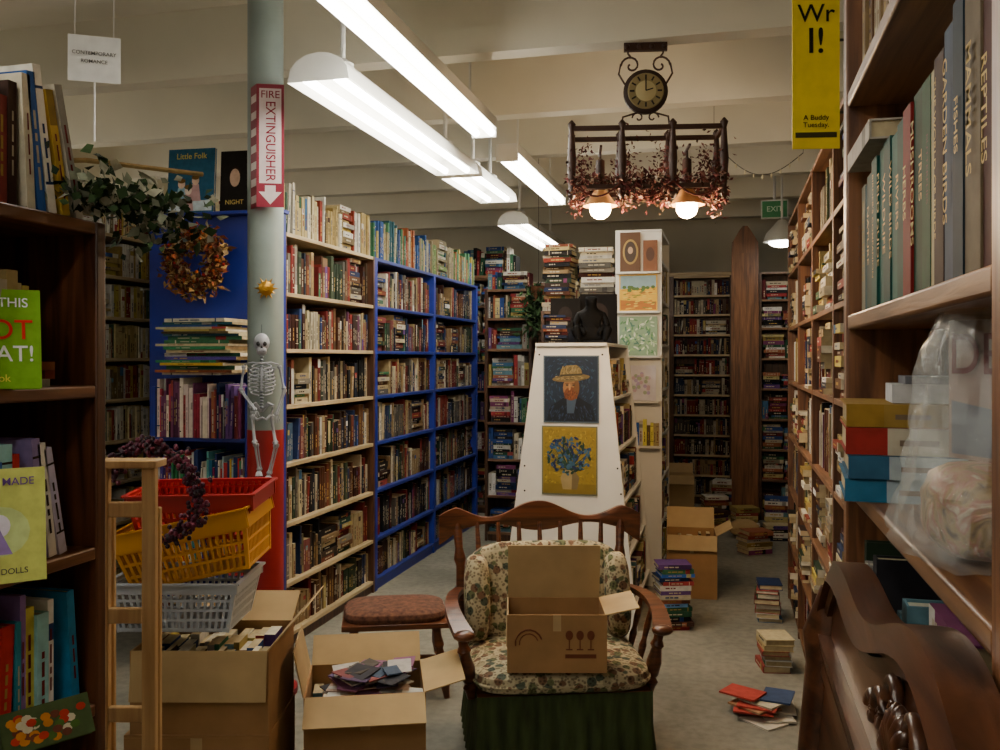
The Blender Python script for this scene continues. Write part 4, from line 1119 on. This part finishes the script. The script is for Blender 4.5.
mb.build('wrapped_bundle', GG, parent=bag)
mb = MB(); mb.box(-.003, .003, -.085, .085, .10, .255, C('#8a7468'))
mb.add([(-.0035, -.08, .105), (-.0035, .08, .105), (-.0035, .08, .165), (-.0035, -.08, .145)], [(0, 1, 2, 3)], C('#5f646c'))
pr = mb.build('printed_card', PAINT, (.03, 0, 0), 28, parent=bag)
text(pr, 'DEA', .064, basis((-.006, .02, .215), V((0, -1, 0)), Z_, V((-1, 0, 0))), C('#5a1414'))

# ------------------------------------------------------------------ carved headboard leaning on the pine case
mb = MB()
def hp(u, z, off=0):
    return V((.182-(1.38-z)*.10-off, u, z))
N = 60; ys = [.15+1.36*k/N for k in range(N+1)]
def crest(y):
    s = (y-.15)/1.36
    c = 1.285+.055*sin(pi*s)**2
    c += .022*sin(s*pi*5.0)*(.5+.5*sin(pi*s))
    if s > .93: c -= .10*((s-.93)/.07)**1.5
    if s < .07: c -= .10*((.07-s)/.07)**1.5
    return c
def ribbon(f0, f1, o0, o1, back=.0):
    P = []; fs = []
    for y in ys:
        P += [hp(y, f0(y), o0), hp(y, f1(y), o1), hp(y, f1(y), back), hp(y, f0(y), back)]
    for k in range(N):
        for j in range(4): fs.append((k*4+j, k*4+(j+1) % 4, (k+1)*4+(j+1) % 4, (k+1)*4+j))
    fs += [(0, 1, 2, 3), (N*4+3, N*4+2, N*4+1, N*4)]
    mb.add(P, fs)
ribbon(lambda y: .1, lambda y: crest(y)-.01, .012, .012, -.012)
ribbon(lambda y: crest(y)-.03, lambda y: crest(y), .034, .026, -.016)
ribbon(lambda y: crest(y)-.05, lambda y: crest(y)-.034, .020, .024, 0)
ribbon(lambda y: 1.145, lambda y: 1.175, .022, .03, 0)
ribbon(lambda y: 1.115, lambda y: 1.135, .02, .02, 0)
ribbon(lambda y: .72, lambda y: .76, .022, .03, 0)
for y in (.165, 1.495): mb.lathe(hp(y, 0, .01), hp(y, 1.24, .01), [(0, .03), (.55, .028), (.6, .04), (.64, .026), (.9, .03), (.94, .04), (1, .02)], 14)
cyy = .88
for s in (-1, 1):
    for (r0, du, dz) in ((.03, .045, .02), (.024, .10, -.005), (.018, .145, -.018)):
        pth = [hp(cyy+s*(du+r0*(1-k/22)*cos(k*.4)), 1.245+dz+r0*(1-k/22)*sin(k*.4), .02) for k in range(20)]
        mb.tube(pth, [.008*(1-k/30) for k in range(20)], 8)
for k in range(9):
    a = radians(20+k*17.5)
    c0 = hp(cyy, 1.22, .02); e = hp(cyy+.055*cos(a), 1.22+.065*sin(a), .022)
    mb.lathe(c0, e, [(0, .003), (.3, .008), (.7, .012), (.9, .008), (1, .002)], 8)
mb.sph(hp(cyy, 1.225, .024), (.014, .018, .018), 12, 8)
mb.build('carved_wooden_headboard', WOOD_HB, angle=50)

# ------------------------------------------------------------------ camera
cam = bpy.data.cameras.new('camera'); cam.lens = 32.4; cam.sensor_width = 36; cam.shift_y = -.017; cam.clip_start = .02
co = bpy.data.objects.new('camera', cam); bpy.context.scene.collection.objects.link(co)
co.location = (0, 0, 1.6); co.rotation_euler = (radians(90), 0, radians(14.33))
bpy.context.scene.camera = co
w = bpy.data.worlds.new('world'); bpy.context.scene.world = w; w.use_nodes = True
w.node_tree.nodes['Background'].inputs[0].default_value = (.6, .65, .7, 1); w.node_tree.nodes['Background'].inputs[1].default_value = .3
